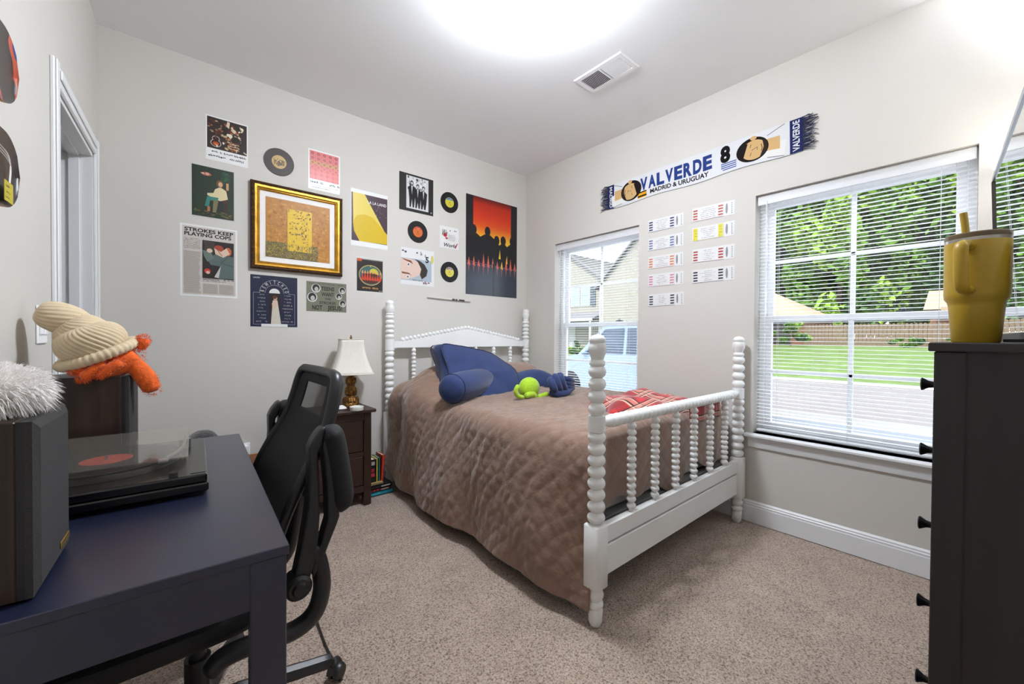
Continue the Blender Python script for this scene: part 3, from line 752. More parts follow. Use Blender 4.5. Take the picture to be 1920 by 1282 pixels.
# gilt framed picture: plain gold abstract stand-in
FX, FZ, FWd, FH = .398, 1.563, .558, .555
fr = thing('framed_picture', 'gilt framed gold and yellow abstract picture with a wide white mat', 'picture', (FX+FWd/2, YW, FZ), group='prints on the back wall')
m_gilt = mat('gilt_moulding', (190, 140, 48), .32, .75, nz=(18, .25), bump=(60, .3, .003)); m_gdark = mat('antique_gilt_edge', (78, 48, 22), .5, .4, nz=(70, .6), bump=(140, 1.0, .006))
def frame_ring(prof, w, h, cx, cz):
    """mitred frame: prof = [(inset from outer edge, stand-off from wall)]"""
    R = []
    for ins, d in prof: R.append([(cx-w/2+ins, -d, cz-h/2+ins), (cx+w/2-ins, -d, cz-h/2+ins), (cx+w/2-ins, -d, cz+h/2-ins), (cx-w/2+ins, -d, cz+h/2-ins)])
    return MB().grid(np.array(R), wv=True)
frame_ring([(0, 0), (0, .022), (.003, .030), (.010, .034), (.017, .031), (.018, .026)], FWd, FH, 0, FH/2).build('outer_moulding', m_gdark, fr, smooth=25)
frame_ring([(.018, .024), (.022, .031), (.034, .030), (.042, .024), (.046, .025), (.050, .020), (.052, .010)], FWd, FH, 0, FH/2).build('moulding', m_gilt, fr, smooth=25)
nb = 46; sc_ = MB()
for i in range(nb):
    t = (i+.5)/nb
    for x, z in ((-FWd/2+FWd*t, .008), (-FWd/2+FWd*t, FH-.008), (-FWd/2+.008, FH*t), (FWd/2-.008, FH*t)): sc_.ell((x, -.034, z), (.0042, .003, .0042), 6, 4)
sc_.build('carved_beading', m_gdark, fr)
a_, b_ = FWd/2-.05, .05
MB().box(-a_, -.011, b_, a_, -.006, FH-b_).build('mat_board', mat('mat_board', (236, 234, 232), .8, nz=(60, .01)), fr, smooth=0)
A = Art(.392, .385, thick=.001, base=(186, 124, 34)); A.up(); rg = random.Random(11)
for i in range(420): A.ell(rg.uniform(.03, .97), rg.uniform(.03, .97), rg.uniform(.01, .03), rg.uniform(.01, .03), rg.choice([(178, 116, 28), (196, 134, 40), (170, 106, 24), (206, 146, 52)]), 7)
A.up().rect(.0, .0, .80, .26, (118, 100, 40)); A.up().rect(.32, .14, .70, .86, (232, 190, 30)); A.up()
for i in range(700):
    x, y = rg.uniform(.005, .79), rg.uniform(.005, .25); A.rect(x, y, x+.012, y+.010, rg.choice([(196, 190, 70), (84, 92, 44), (214, 176, 60), (150, 116, 92), (104, 72, 36), (176, 160, 110)]))
for i in range(130):
    x, y = rg.uniform(.33, .67), rg.uniform(.27, .84); s_ = rg.uniform(.006, .018); A.rect(x, y, x+s_, y+s_*1.3, rg.choice([(112, 84, 28), (196, 150, 20), (246, 216, 70), (160, 132, 110), (80, 62, 26)]))
pm = A.build('abstract_print', Matrix(), rough=.45, parent=fr); pm.matrix_local = Matrix(((1, 0, 0, -.196), (0, 0, -1, -.0112), (0, 1, 0, .085), (0, 0, 0, 1)))
# newspaper page
A = Art(.276, .422, base=(244, 244, 242)); A.up().rect(.04, .03, .965, .975, (214, 206, 198)); A.up()
A.text('STROKES KEEP', .5, .905, .020, BLK, fit=.235, bold=.035).text('PLAYING COPS', .48, .845, .020, BLK, fit=.225, bold=.035)
rg = random.Random(2)
for k in range(9): A.scrib(.06, .33, .80-.017*k, .009, (96, 88, 84), seed=40+k)
for k in range(42): A.rect(.06, .055+.0138*k, .34+rg.uniform(-.03, .01), .060+.0138*k, (158, 146, 138))
for k in range(10):
    A.rect(.385, .055+.0138*k, .64, .060+.0138*k, (158, 146, 138)); A.rect(.665, .055+.0138*k, .93, .060+.0138*k, (158, 146, 138))
A.scrib(.385, .93, .245, .014, BLK, seed=71).scrib(.385, .78, .222, .012, (90, 84, 80), seed=72)
A.rect(.375, .265, .935, .80, (44, 38, 36)); A.up()
A.poly([(.40, .80), (.60, .78), (.56, .62), (.42, .60)], (70, 62, 56)).poly([(.43, .56), (.62, .62), (.93, .60), (.93, .28), (.66, .27), (.70, .45), (.52, .46)], (92, 108, 104)).poly([(.38, .66), (.52, .64), (.58, .56), (.46, .50), (.40, .58)], (108, 124, 118)); A.up()
A.ell(.66, .70, .085, .05, (176, 70, 50)).ell(.83, .67, .06, .06, (196, 100, 60)).poly([(.58, .70), (.70, .66), (.80, .72), (.86, .64), (.74, .58), (.60, .62)], (230, 200, 176)).ell(.50, .66, .05, .03, (226, 198, 176)).ell(.46, .37, .055, .035, (200, 60, 44)).poly([(.58, .29), (.66, .28), (.70, .46)], (206, 204, 200)); A.up().ell(.47, .35, .035, .022, (224, 180, 160)).line([(.62, .70), (.72, .60)], .003, (120, 60, 44)).line([(.84, .60), (.70, .50), (.92, .46)], .003, (60, 70, 68))
back(A, 'newspaper_page', .055, 1.365, 'newspaper page headed STROKES KEEP PLAYING COPS', 'newspaper')
# navy track-list poster
A = Art(.269, .331, base=(30, 36, 64)); A.up().text('LAUFEY', .13, .935, .008, (214, 212, 208), fit=.038, bold=.02)
A.line([(.06, .66), (.06, .045), (.94, .045), (.94, .66), (.80, .66)], .0015, (190, 190, 196)).line([(.06, .66), (.20, .66)], .0015, (190, 190, 196))
for rad in (.315, .20): A.line([(.5+rad*math.cos(t), .66+rad*.8125*math.sin(t)) for t in np.linspace(0, math.pi, 20)], .0013, (206, 206, 208))
for i, ch in enumerate('BEWITCHED'):
    t = math.pi*(1-(i+.5)/9); A.text(ch, .5+.225*math.cos(t), .66+.225*.8125*math.sin(t), .021, (214, 212, 206), rot=t-math.pi/2, sx=.55, bold=.01)
A.up().poly([(.5+.115*math.cos(t), .66+.115*.8125*math.sin(t)) for t in np.linspace(0, math.pi, 20)], (236, 234, 228)); A.rect(.39, .05, .62, .655, (40, 28, 30))
for k in range(9):
    for cx in (.225, .775):
        wd = random.uniform(.06, .12); A.scrib(cx-wd, cx+wd, .61-.065*k, .028, (150, 146, 140), seed=k*3+int(cx*10))
A.up().poly([(.46, .52), (.56, .52), (.64, .05), (.42, .05)], (214, 206, 190)).ell(.515, .56, .04, .05, (206, 164, 140)).rect(.22, -.0, .78, .055, (238, 238, 236)); A.up().ell(.50, .585, .045, .035, (96, 52, 36)).poly([(.44, .46), (.52, .52), (.56, .42), (.46, .34)], (224, 190, 170))
back(A, 'album_poster', .399, 1.195, 'navy poster with arched BEWITCHED lettering and a track list')
# olive handbill
A = Art(.267, .206, base=(124, 124, 106)); A.up().scrib(.06, .94, .92, .035, (60, 60, 52), seed=12)
A.text('TEENS', .52, .72, .026, (40, 40, 36), fit=.088, bold=.03).text('WANT', .52, .53, .026, (40, 40, 36), fit=.084, bold=.03).text('THE', .52, .40, .014, (40, 40, 36), fit=.04, bold=.02).text('STROKES', .52, .255, .018, (40, 40, 36), fit=.11, bold=.02).text('NOT', .26, .06, .030, (40, 40, 36), fit=.065, bold=.03).text('JESUS!', .70, .06, .030, (40, 40, 36), fit=.10, bold=.03)
for cx, cy, r in ((.23, .78, .115), (.14, .47, .125), (.89, .76, .09), (.80, .54, .085), (.90, .30, .09)):
    A.up().ell(cx, cy, r*.98, r*1.27, (222, 222, 214)); A.up().ell(cx, cy+.01, r*.78, r*1.08, (44, 42, 40)); A.up().ell(cx+.01, cy-.03, r*.42, r*.68, (190, 190, 182)); A.z -= A.STEP*3
back(A, 'handbill', .724, 1.308, 'olive handbill reading TEENS WANT THE STROKES NOT JESUS!')
# yellow and purple film poster, plain beams
A = Art(.28, .418); A.up().rect(.015, .09, .99, .935, (70, 46, 58)); A.up().poly([(.05, .935), (.36, .935), (.99, .24), (.99, .10), (.22, .09), (.06, .35)], (236, 212, 96)); A.up()
A.poly([(.99, .28), (.99, .10), (.22, .10), (.08, .26), (.05, .42), (.16, .54), (.36, .58), (.58, .55)], (222, 188, 24)); A.up().text('LA LA LAND', .70, .785, .021, (236, 232, 226), fit=.145, rot=-.0, bold=.02)
rg = random.Random(8)
for i in range(14): A.ell(rg.uniform(.66, .96), rg.uniform(.55, .76), .006, .004, (220, 210, 200), 6)
back(A, 'film_poster', 1.0225, 1.805, 'yellow and purple film poster lettered LA LA LAND')
# black poster with a round red emblem
A = Art(.205, .266, base=(224, 222, 216)); A.up().rect(.02, .04, .985, .95, (40, 34, 32)); A.up().rect(.03, .87, .20, .95, (214, 92, 50)).rect(.2, .925, .98, .95, (150, 150, 140)).ell(.52, .5, .43, .29, (206, 178, 110), 36); A.up().ell(.52, .5, .405, .27, (60, 104, 104), 36); A.up().ell(.64, .56, .17, .14, (206, 196, 70)).ell(.52, .42, .36, .16, (80, 40, 34))
A.up()
for k in range(8):
    x = .17+.095*k; A.poly([(x, .36), (x+.05, .55+.06*math.sin(k)), (x+.10, .38), (x+.06, .34)], (206, 66, 40)); A.poly([(x+.02, .55), (x+.06, .64), (x+.09, .54)], (226, 160, 90))
A.ell(.52, .76, .03, .03, (200, 170, 90), 10).scrib(.22, .82, .115, .05, (206, 150, 80), seed=31).scrib(.84, .95, .06, .02, (210, 204, 196), seed=32)
back(A, 'emblem_poster', 1.062, 1.464, 'black poster with a red lettered oval emblem and orange tag')
# black and white band photograph
A = Art(.303, .30, base=(42, 40, 40)); A.up().rect(.20, .08, .85, .95, (222, 222, 222)); A.up(); rg = random.Random(6)
for i in range(60): A.rect(*(lambda x, y, s: (x, y, x+s, y+s*1.5))(rg.uniform(.22, .78), rg.uniform(.55, .90), rg.uniform(.01, .05)), rg.choice([(120, 120, 120), (70, 70, 70), (170, 170, 170), (240, 240, 240)]))
for cx, hh, ww in ((.36, .76, .11), (.53, .70, .10), (.70, .68, .11)):
    A.up().poly([(cx-ww, hh-.12), (cx, hh-.03), (cx+ww, hh-.12), (cx+ww*.8, hh-.40), (cx+.06, .12), (cx+.02, .12), (cx, hh-.42), (cx-.03, .12), (cx-.07, .12), (cx-ww*.7, hh-.40)], (30, 30, 30)).ell(cx, hh+.02, .045, .055, (36, 36, 36)); A.up().ell(cx, hh+.005, .028, .036, (214, 214, 214)).poly([(cx-.02, hh-.06), (cx+.02, hh-.06), (cx, hh-.3)], (226, 226, 226))
A.rect(.92, .06, .95, .09, (210, 210, 210))
back(A, 'band_photograph', 1.397, 2.146, 'black poster with a black and white photo of three standing people')
# white sleeve, script lettering
A = Art(.19, .186, base=(238, 237, 234)); A.up().text('We', .22, .56, .052, (40, 34, 38), fit=.055, shear=.25, bold=.02); A.text('World', .52, .07, .030, (40, 34, 38), fit=.13, shear=.3, bold=.025); A.ell(.28, .60, .10, .09, (176, 40, 56)).ell(.36, .46, .07, .05, (196, 70, 84)).scrib(.52, .88, .80, .09, (60, 56, 60), seed=51)
for k in range(9): A.scrib(.45, .86-.02*abs(k-4), .64-.035*k, .018, (120, 116, 116), seed=60+k)
A.up().poly([(.78, .06), (.92, .30), (.95, .28), (.84, .04)], (176, 40, 56))
back(A, 'record_sleeve', 1.763, 1.900, 'small white record sleeve with red and black script lettering', 'record sleeve')
# white poster with a sideways portrait
A = Art(.298, .296, base=(236, 236, 236)); A.up().rect(.0, .12, .92, .72, (176, 190, 202)); A.up().poly([(.0, .14), (.0, .70), (.22, .71), (.50, .66), (.60, .50), (.58, .30), (.36, .20), (.14, .14)], (232, 204, 188)); A.up().poly([(.40, .72), (.56, .68), (.70, .60), (.80, .44), (.76, .28), (.62, .18), (.56, .30), (.60, .46), (.50, .64)], (56, 48, 46)).poly([(.02, .70), (.30, .66), (.36, .56), (.30, .60), (.1, .66)], (126, 74, 48)).poly([(.02, .34), (.24, .32), (.34, .22), (.26, .28), (.04, .29)], (126, 74, 48))
A.ell(.22, .55, .035, .06, (244, 242, 240)).ell(.20, .215, .035, .055, (244, 242, 240)); A.up().ell(.22, .55, .022, .034, (70, 84, 92)).ell(.20, .215, .022, .03, (70, 84, 92)).text('5', .78, .66, .046, BLK, bold=.04).ell(.94, .76, .045, .12, (216, 208, 110)).scrib(.03, .18, .86, .09, (80, 78, 78), seed=81).scrib(.45, .58, .84, .10, (80, 78, 78), seed=82).scrib(.64, .74, .80, .08, (150, 148, 146), seed=83).scrib(.30, .64, .12, .04, (90, 88, 90), seed=84).scrib(.66, .86, .05, .08, (110, 44, 50), seed=85)
back(A, 'portrait_poster', 1.412, 1.555, 'white poster with a sideways face and a black figure 5')
# sunset poster with dark figures
A = Art(.604, .898, base=(30, 31, 36)); A.up()
st = [(1, (92, 26, 22)), (.93, (196, 44, 24)), (.80, (220, 60, 24)), (.72, (228, 84, 26)), (.66, (238, 130, 34)), (.60, (246, 182, 44)), (.52, (250, 214, 70)), (.40, (250, 220, 90))]
for k in range(60):
    y0, y1 = .40+.6*k/60, .40+.6*(k+1)/60; ym = (y0+y1)/2
    for (ya, ca), (yb, cb) in zip(st[:-1], st[1:]):
        if yb <= ym <= ya: c = [lerp(cb[i], ca[i], (ym-yb)/(ya-yb)) for i in range(3)]
    A.rect(.13, y0, .87, y1+.001, c)
A.poly([(.0, .0), (1, 0), (1, .31), (0, .335)], (58, 64, 76)); A.up().rect(0, .32, 1, .44, (32, 32, 36))
for cx, hh, ww in ((.14, .68, .16), (.40, .685, .16), (.58, .61, .10), (.71, .62, .11), (.90, .63, .13)):
    A.poly([(cx-ww, .34), (cx-ww*1.05, hh-.10), (cx-ww*.35, hh-.055), (cx+ww*.35, hh-.055), (cx+ww*1.05, hh-.10), (cx+ww, .34)], (28, 28, 32)).ell(cx, hh-.02, .055, .05, (28, 28, 32))
A.rect(.0, .44, .13, 1, (30, 30, 34)).rect(.87, .44, 1, 1, (30, 30, 34)); A.up(); rg = random.Random(4)
for k in range(11): x = .05+.09*k; hh = rg.uniform(.05, .13); A.poly([(x-.02, .30), (x+.004, .31+hh), (x+.03, .29)], (222, 104, 92) if k != 7 else (238, 190, 60)); A.poly([(x-.012, .30), (x+.016, .30), (x+.004, .22-.02*rg.random())], (150, 92, 92))
A.poly([(.62, .40), (.66, .40), (.645, .50)], (236, 200, 60)).poly([(.77, .36), (.80, .36), (.79, .45)], (236, 190, 60)).line([(0, .335), (1, .305)], .004, (150, 90, 92)); A.rect(.50, .0, .54, .31, (38, 40, 46)).poly([(.505, .30), (.535, .30), (.56, .35), (.5, .34)], (38, 40, 46))
back(A, 'sunset_poster', 2.03, 1.521, 'tall dark poster of figures against a red and yellow sunset', rough=.22)
# 7-inch records
m_vinyl = mat('black_vinyl', (20, 19, 21), .45, nz=(40, .1), spec=.35); m_vbrown = mat('brown_vinyl', (50, 36, 30), .5, nz=(40, .1))
def record(x, z, c1, c2, label, mt_, r=.0885):
    t = thing('vinyl_record', label, 'record', (x, YW, z), group='seven-inch records on the back wall')
    pr = [(.004, .002)]+[(q, .003+.0005*(k % 2)) for k, q in enumerate(np.linspace(.044, r-.004, 22))]+[(r-.001, .0036), (r, .0025), (r, .0012), (.004, .0012)]
    MB().lathe(pr, axis='y', seg=48, M=Matrix.Scale(-1, 4, (0, 1, 0)), cap=False).build('disc', mt_, t, smooth=30)
    A = Art(.086, .086, base=None); A.z = 0; A.ell(.5, .5, .5, .5, c1, 40); A.up()
    if c2 == 'picture':
        A.rect(.14, .28, .86, .62, (150, 120, 70)); A.up(); rg = random.Random(1)
        for i in range(60): A.ell(rg.uniform(.15, .85), rg.uniform(.2, .75), .05, .04, rg.choice([(196, 170, 120), (110, 84, 50), (80, 96, 110), (220, 196, 150), (150, 110, 60)]), 8)
    else:
        A.poly([(.5+.47*math.cos(a), .5+.47*math.sin(a)) for a in np.linspace(.5, math.pi-.5, 16)], c2).scrib(.30, .70, .34, .05, (90, 80, 40), seed=3).scrib(.34, .66, .24, .04, (90, 80, 40), seed=5).scrib(.32, .68, .78, .05, (240, 236, 220), seed=8)
    A.up().ell(.5, .5, .05 if mt_ != 'o' else .2, .05, (30, 28, 28), 16)
    lo = A.build('label', Matrix(), rough=.5, parent=t); lo.matrix_local = Matrix(((1, 0, 0, -.043), (0, 0, -1, -.0040), (0, 1, 0, -.043), (0, 0, 0, 1)))
record(.560, 2.275, (206, 176, 116), 'picture', 'brown vinyl single with a picture label above the gilt frame', m_vbrown)
record(1.858, 2.296, (216, 204, 60), (60, 110, 170), 'black vinyl single with a yellow and blue label above the script sleeve', m_vinyl)
record(1.558, 1.991, (222, 112, 48), (206, 70, 48), 'black vinyl single with an orange label below the band photo', m_vinyl)
record(1.861, 1.697, (226, 212, 90), (150, 120, 160), 'black vinyl single with a yellow and mauve label below the script sleeve', m_vinyl)
# drumstick
ds = thing('drumstick', 'pale grey drumstick pinned level under the record sleeves', 'drumstick', (1.858, YW-.012, 1.461)); ds.rotation_euler = (0, R_(1.2), 0)
m_stick = mat('stick_lacquer', (212, 207, 198), .4, nz=(20, .06), stretch=(.1, 1, 1))
MB().lathe([(0, -.217), (.004, -.216), (.0058, -.209), (.004, -.201), (.0045, -.19), (.0072, -.12), (.0075, .212), (.006, .217), (0, .217)], axis='x', seg=14).build('shaft', m_stick, ds, smooth=40)
for a, b in ((.02, .05), (.056, .075), (.09, .15)): MB().lathe([(.00765, a), (.00765, b)], axis='x', seg=14, cap=False).build('print_band', mat('stick_print', (70, 68, 68), .5, nz=(300, .6)), ds)

# ------------------------------------------------------------------ football scarf
sc = thing('football_scarf', 'white football scarf lettered VALVERDE 8 with navy fringed ends above the windows', 'scarf', (XW, 2.03, 2.184))
sc.matrix_world = MRIGHT(2.02, 2.186, .004) @ Matrix.Rotation(R_(1.1), 4, 'Z')
SW, SH = 1.335, .188
A = Art(SW, SH, thick=.003, base=None)
for k in range(80): A.mb.box(SW*k/80, 0, 0, SW*(k+1)/80, SH, .003, col=(226, 226, 228))
A.up(3); NV, SK_ = (36, 46, 92), (214, 176, 122)
for k in range(4): A.rect(.045*k/4, 0, .045*(k+1)/4, 1, NV).rect(.952+.048*k/4, 0, .952+.048*(k+1)/4, 1, NV)
A.up(2)
A.text('MADRID', .034, .5, .026, (230, 230, 232), rot=math.pi/2-math.pi, fit=.16, bold=.03) if False else A.text('MADRID', .012, .93, .026, (230, 230, 232), 'l', rot=-math.pi/2, fit=.165, bold=.02)
A.text('VALVERDE', .987, .05, .032, (230, 230, 232), 'l', rot=math.pi/2, fit=.17, bold=.02)
for i, (ch, x) in enumerate(zip('VALVERDE', np.linspace(.245, .60, 8))):
    A.text(ch, x, .36, .085, (44, 66, 128), fit=.060, bold=.05)
A.up()
A.z -= A.STEP
A.text('8', .685, .40, .095, (24, 22, 24), fit=.062, bold=.055); A.text('MADRID & URUGUAY', .445, .11, .030, (24, 22, 24), fit=.43, bold=.03)
A.rect(.205, .10, .262, .16, (30, 28, 30)).rect(.205, .16, .262, .26, (236, 168, 40)).rect(.205, .26, .262, .31, (30, 28, 30)).rect(.205, .06, .262, .10, (236, 168, 40))
for k in range(4): A.rect(.665+.008*(k < 1), .10+.07*k, .735, .135+.07*k, (60, 90, 160))
def scarf_face(cx, sgn):
    # head lying on its side: hair toward the middle of the scarf, neck toward the end
    u = lambda x, y: (cx+sgn*x, y)
    A.poly([u(.02, .12), u(.115, .02), u(.125, .5), u(.02, .62)], (236, 234, 230)).line([u(.05, .10), u(.115, .03)], .003, BLK).line([u(.05, .80), u(.118, .98)], .003, BLK)
    A.poly([u(.02, .34), u(.10, .28), u(.10, .68), u(.02, .70)], SK_); A.up().ell(*u(-.012, .5), .068, .40, (34, 28, 28), 30); A.up().ell(*u(-.006, .48), .052, .32, SK_, 30).poly([u(.02, .20), u(.05, .32), u(.052, .62), u(.03, .76), u(.036, .5)], (52, 40, 34))
    A.up().poly([u(-.058, .3), u(-.050, .26), u(-.03, .74), u(-.055, .72), u(-.066, .5)], (34, 28, 28)).line([u(-.020, .30), u(-.016, .40)], .003, BLK).line([u(-.020, .58), u(-.016, .68)], .003, BLK).line([u(-.014, .48), u(.010, .54), u(.010, .44)], .0025, BLK).line([u(.026, .38), u(.030, .48), u(.026, .60)], .0035, BLK).ell(*u(-.006, .87), .014, .07, SK_, 10)
    A.z -= 3*A.STEP
A.up(); scarf_face(.150, -1); scarf_face(.815, 1)
c = A.build('cloth', Matrix(), rough=.9, parent=sc, spec=.1)
# let the free lower hem ripple
V = np.empty(len(c.data.vertices)*3); c.data.vertices.foreach_get('co', V); V = V.reshape(-1, 3)
V[:, 1] += -.006*np.sin(V[:, 0]*11)*(1-V[:, 1]/SH); c.data.vertices.foreach_set('co', V.ravel())
m_fr = mat('navy_fringe', (38, 42, 74), .9, nz=(200, .4), bump=(300, .5))
for x0, dr_ in ((0, -1), (SW, 1)):
    f = MB(); rg = random.Random(3+dr_)
    for i in range(46):
        y = SH*(i+.5)/46; L = rg.uniform(.045, .075); f.tube([(x0-dr_*.003, y, .004), (x0+dr_*L*.5, y+rg.uniform(-.008, .008), .006+rg.uniform(0, .006)), (x0+dr_*L, y+rg.uniform(-.018, .014), .004+rg.uniform(0, .008))], [.0024, .0022, .0012], 5)
    f.build('fringe', m_fr, sc)['kind'] = 'stuff'

# ------------------------------------------------------------------ nine tickets
TK = [(1.656, 2.017, (56, 56, 104), 'navy barred ticket, topmost in the column beside the headboard window'), (1.655, 1.880, (112, 124, 164), 'slate blue barred ticket under the topmost navy one'), (1.654, 1.743, (226, 136, 92), 'orange barred ticket on the wall between the windows'), (1.653, 1.612, (214, 140, 160), 'pink barred ticket below the orange barred one'), (1.648, 1.462, (64, 64, 84), 'dark grey barred ticket, lowest in the column beside the headboard window'),
      (1.322, 2.026, (188, 84, 66), 'rust red barred ticket heading the column above the yellow barred one'), (1.320, 1.892, (232, 220, 70), 'yellow barred ticket below the rust red one'), (1.318, 1.745, (178, 66, 62), 'crimson barred ticket below the yellow one'), (1.316, 1.604, (44, 44, 54), 'black barred ticket below the crimson one')]
for i, (y, z, c, lb) in enumerate(TK):
    A = Art(.272, .093, base=(238, 237, 236)); A.up(); rg = random.Random(i)
    yel = c[0] > 225 and c[1] > 200
    for x in (.02, .63):
        if yel: A.rect(x, .06, x+.11, .94, c)
        for k in range(4):
            if not yel: A.rect(x, .14+.2*k, x+.11, .25+.2*k, c)
            else: A.up().scrib(x+.02, x+.09, .14+.2*k, .06, (140, 130, 40), seed=k); A.z -= A.STEP
    for k in range(6): wd = rg.uniform(.06, .2); A.scrib(.385-wd, .385+wd, .80-.13*k, .045, (110, 108, 116), seed=i*7+k)
    A.line([(.0, .035), (.74, .035)], .0022, tuple(v*.8 for v in c)).line([(.755, .0), (.755, 1)], .0008, (150, 150, 152)).ell(.825, .5, .026, .36, (146, 146, 150)); A.up().scrib(.92, .955, .1, .06, (170, 170, 172), seed=1)
    for k in range(6): A.rect(.93, .12+.13*k, .955, .2+.13*k, (176, 176, 178))
    A.build('ticket', MRIGHT(y, z-.093, .0006) @ Matrix.Rotation(R_(rg.uniform(-.6, .6)), 4, 'Z'), lb, 'ticket', 'souvenir tickets between the windows', .5)

# ------------------------------------------------------------------ left wall: two skateboard decks and a switch plate
def deck(z0, name_lb, cols, kind):
    t = thing('skateboard_deck', name_lb, 'skateboard deck', group='skateboard decks on the left wall'); t.matrix_world = ML @ Matrix.Translation((.012, 0, z0))
    # wall coordinates: y along the wall, nose toward the back corner
    y0, y1, w_ = -2.15, -1.365, .19; n = 60; rows = []
    for i in range(n):
        u = i/(n-1); y = lerp(y0, y1, u); d = min(y-y0, y1-y); hw = w_/2*math.sqrt(max(0, 1-max(0, (.085-d)/.085)**2.2)) if d < .085 else w_/2
        bend = .012*max(0, (.16-d)/.16)**1.6
        rows.append([(.004+bend+.008*(2*v-1)**2, y, w_/2+hw*(2*v-1)) for v in np.linspace(0, 1, 14)])
    T = np.array(rows); B = T.copy(); B[:, :, 0] -= .009
    mb = MB(); mb.grid(T); mb.grid(B[::-1], 1); E_ = np.concatenate([T[:, 0], T[::-1, -1]]); E2 = np.concatenate([B[:, 0], B[::-1, -1]]); mb.grid(np.stack([E_, E2]), 1, wv=True)
    mb.build('board', [kind, mat('maple_ply', (186, 132, 84), .5, nz=(60, .2))], t, smooth=60)
    return t
def flame():
    m = mat('flame_graphic', (60, 52, 48), .3, coat=.3); n = m.node_tree.nodes; l = m.node_tree.links; tc = n.new('ShaderNodeTexCoord'); mp = n.new('ShaderNodeMapping'); mp.inputs['Scale'].default_value = (1, 4.5, 4)
    w_ = n.new('ShaderNodeTexWave'); w_.inputs['Scale'].default_value = 1.1; w_.inputs['Distortion'].default_value = 7; w_.inputs['Detail'].default_value = 1.0
    l.new(tc.outputs['Object'], mp.inputs[0]); l.new(mp.outputs[0], w_.inputs[0]); r = n.new('ShaderNodeValToRGB'); r.color_ramp.interpolation = 'CONSTANT'; e = r.color_ramp.elements
    e[0].color = (*lin((52, 46, 44)), 1); e[1].position = .45; e[1].color = (*lin((196, 84, 56)), 1)
    for p, c in ((.66, (44, 66, 128)), (.78, (214, 104, 66)), (.9, (60, 50, 48))): q = e.new(p); q.color = (*lin(c), 1)
    l.new(w_.outputs[0], r.inputs[0]); l.new(r.outputs[0], n['Principled BSDF'].inputs['Base Color']); return m
deck(1.712, 'skateboard deck with an orange and blue flame graphic on the wall', None, flame())
d2 = deck(1.452, 'charcoal skateboard deck with white stripes and a yellow sticker', None, mat('charcoal_deck', (64, 56, 54), .35, nz=(12, .08)))
for k, zz in enumerate((.0, .007, .014)): MB().tube(smooth_path([(.0195, -1.69, .150-zz), (.020, -1.51, .140-zz), (.021, -1.432+zz*.4, .125-zz), (.0185, -1.425+zz*.4, .06), (.019, -1.425+zz*.4, .02)], 20), .0015, 4).build('stripe', mat('white_print', (226, 222, 216), .5), d2)
sk = Art(.06, .05, base=(206, 190, 40)); sk.up().scrib(.1, .9, .7, .12, (70, 66, 40), seed=1).scrib(.1, .7, .4, .12, (70, 66, 40), seed=2).scrib(.1, .8, .15, .1, (110, 120, 60), seed=4)
so = sk.build('sticker', Matrix(), parent=d2); so.matrix_local = Matrix(((0, 0, 1, .0225), (1, 0, 0, -1.475), (0, 1, 0, .012), (0, 0, 0, 1)))
sw = thing('light_switch', 'white double switch plate beside the door casing', 'light switch', group=None); sw.matrix_world = ML @ Matrix.Translation((0, -1.02, 1.168))
MB().box(0, -.052, -.062, .006, .052, .062, bev=.003).build('plate', m_white, sw, smooth=0)
for y in (-.023, .023): MB().box(.006, y-.016, -.033, .010, y+.016, .033, bev=.002).build('rocker', m_white, sw, smooth=0)

# ------------------------------------------------------------------ nightstand and what stands on and beside it
m_esp = mat('espresso_wood', (52, 32, 24), .42, nz=(14, .35), bump=(60, .08, .002), stretch=(.12, 1, 1))
ns = thing('nightstand', 'dark brown two-drawer nightstand between the desk chair and the bed', 'nightstand', (.82, 2.695, 0))
MB().box(-.255, -.025, .625, .255, .31, .647, bev=.004).build('top', m_esp, ns, smooth=0)
for x in (-.23, .18):
    for y in (0, .255): MB().box(x, y, 0, x+.05, y+.05, .625, bev=.003).build('leg', m_esp, ns, smooth=0)
for x in (-.222, .212): MB().box(x, .05, .11, x+.012, .255, .62).build('side_panel', m_esp, ns, smooth=0)
MB().box(-.18, .29, .11, .18, .30, .62).build('back_panel', m_esp, ns, smooth=0)
for z0, z1 in ((.575, .625), (.332, .362), (.09, .132)): MB().box(-.18, .004, z0, .18, .03, z1).build('rail', m_esp, ns, smooth=0)
for z0, z1 in ((.364, .573), (.134, .330)):
    d = MB().box(-.178, .006, z0, .178, .026, z1, bev=.004).build('drawer', m_esp, ns, smooth=0)
    MB().lathe([(.006, 0), (.007, .012), (.014, .022), (.011, .028), (0, .029)], (0, .006, (z0+z1)/2), 'y', 14, M=Matrix.Translation((0, .012, 0)) @ Matrix.Scale(-1, 4, (0, 1, 0))).build('knob', mat('dark_knob', (30, 24, 22), .4, .3), d, smooth=40)
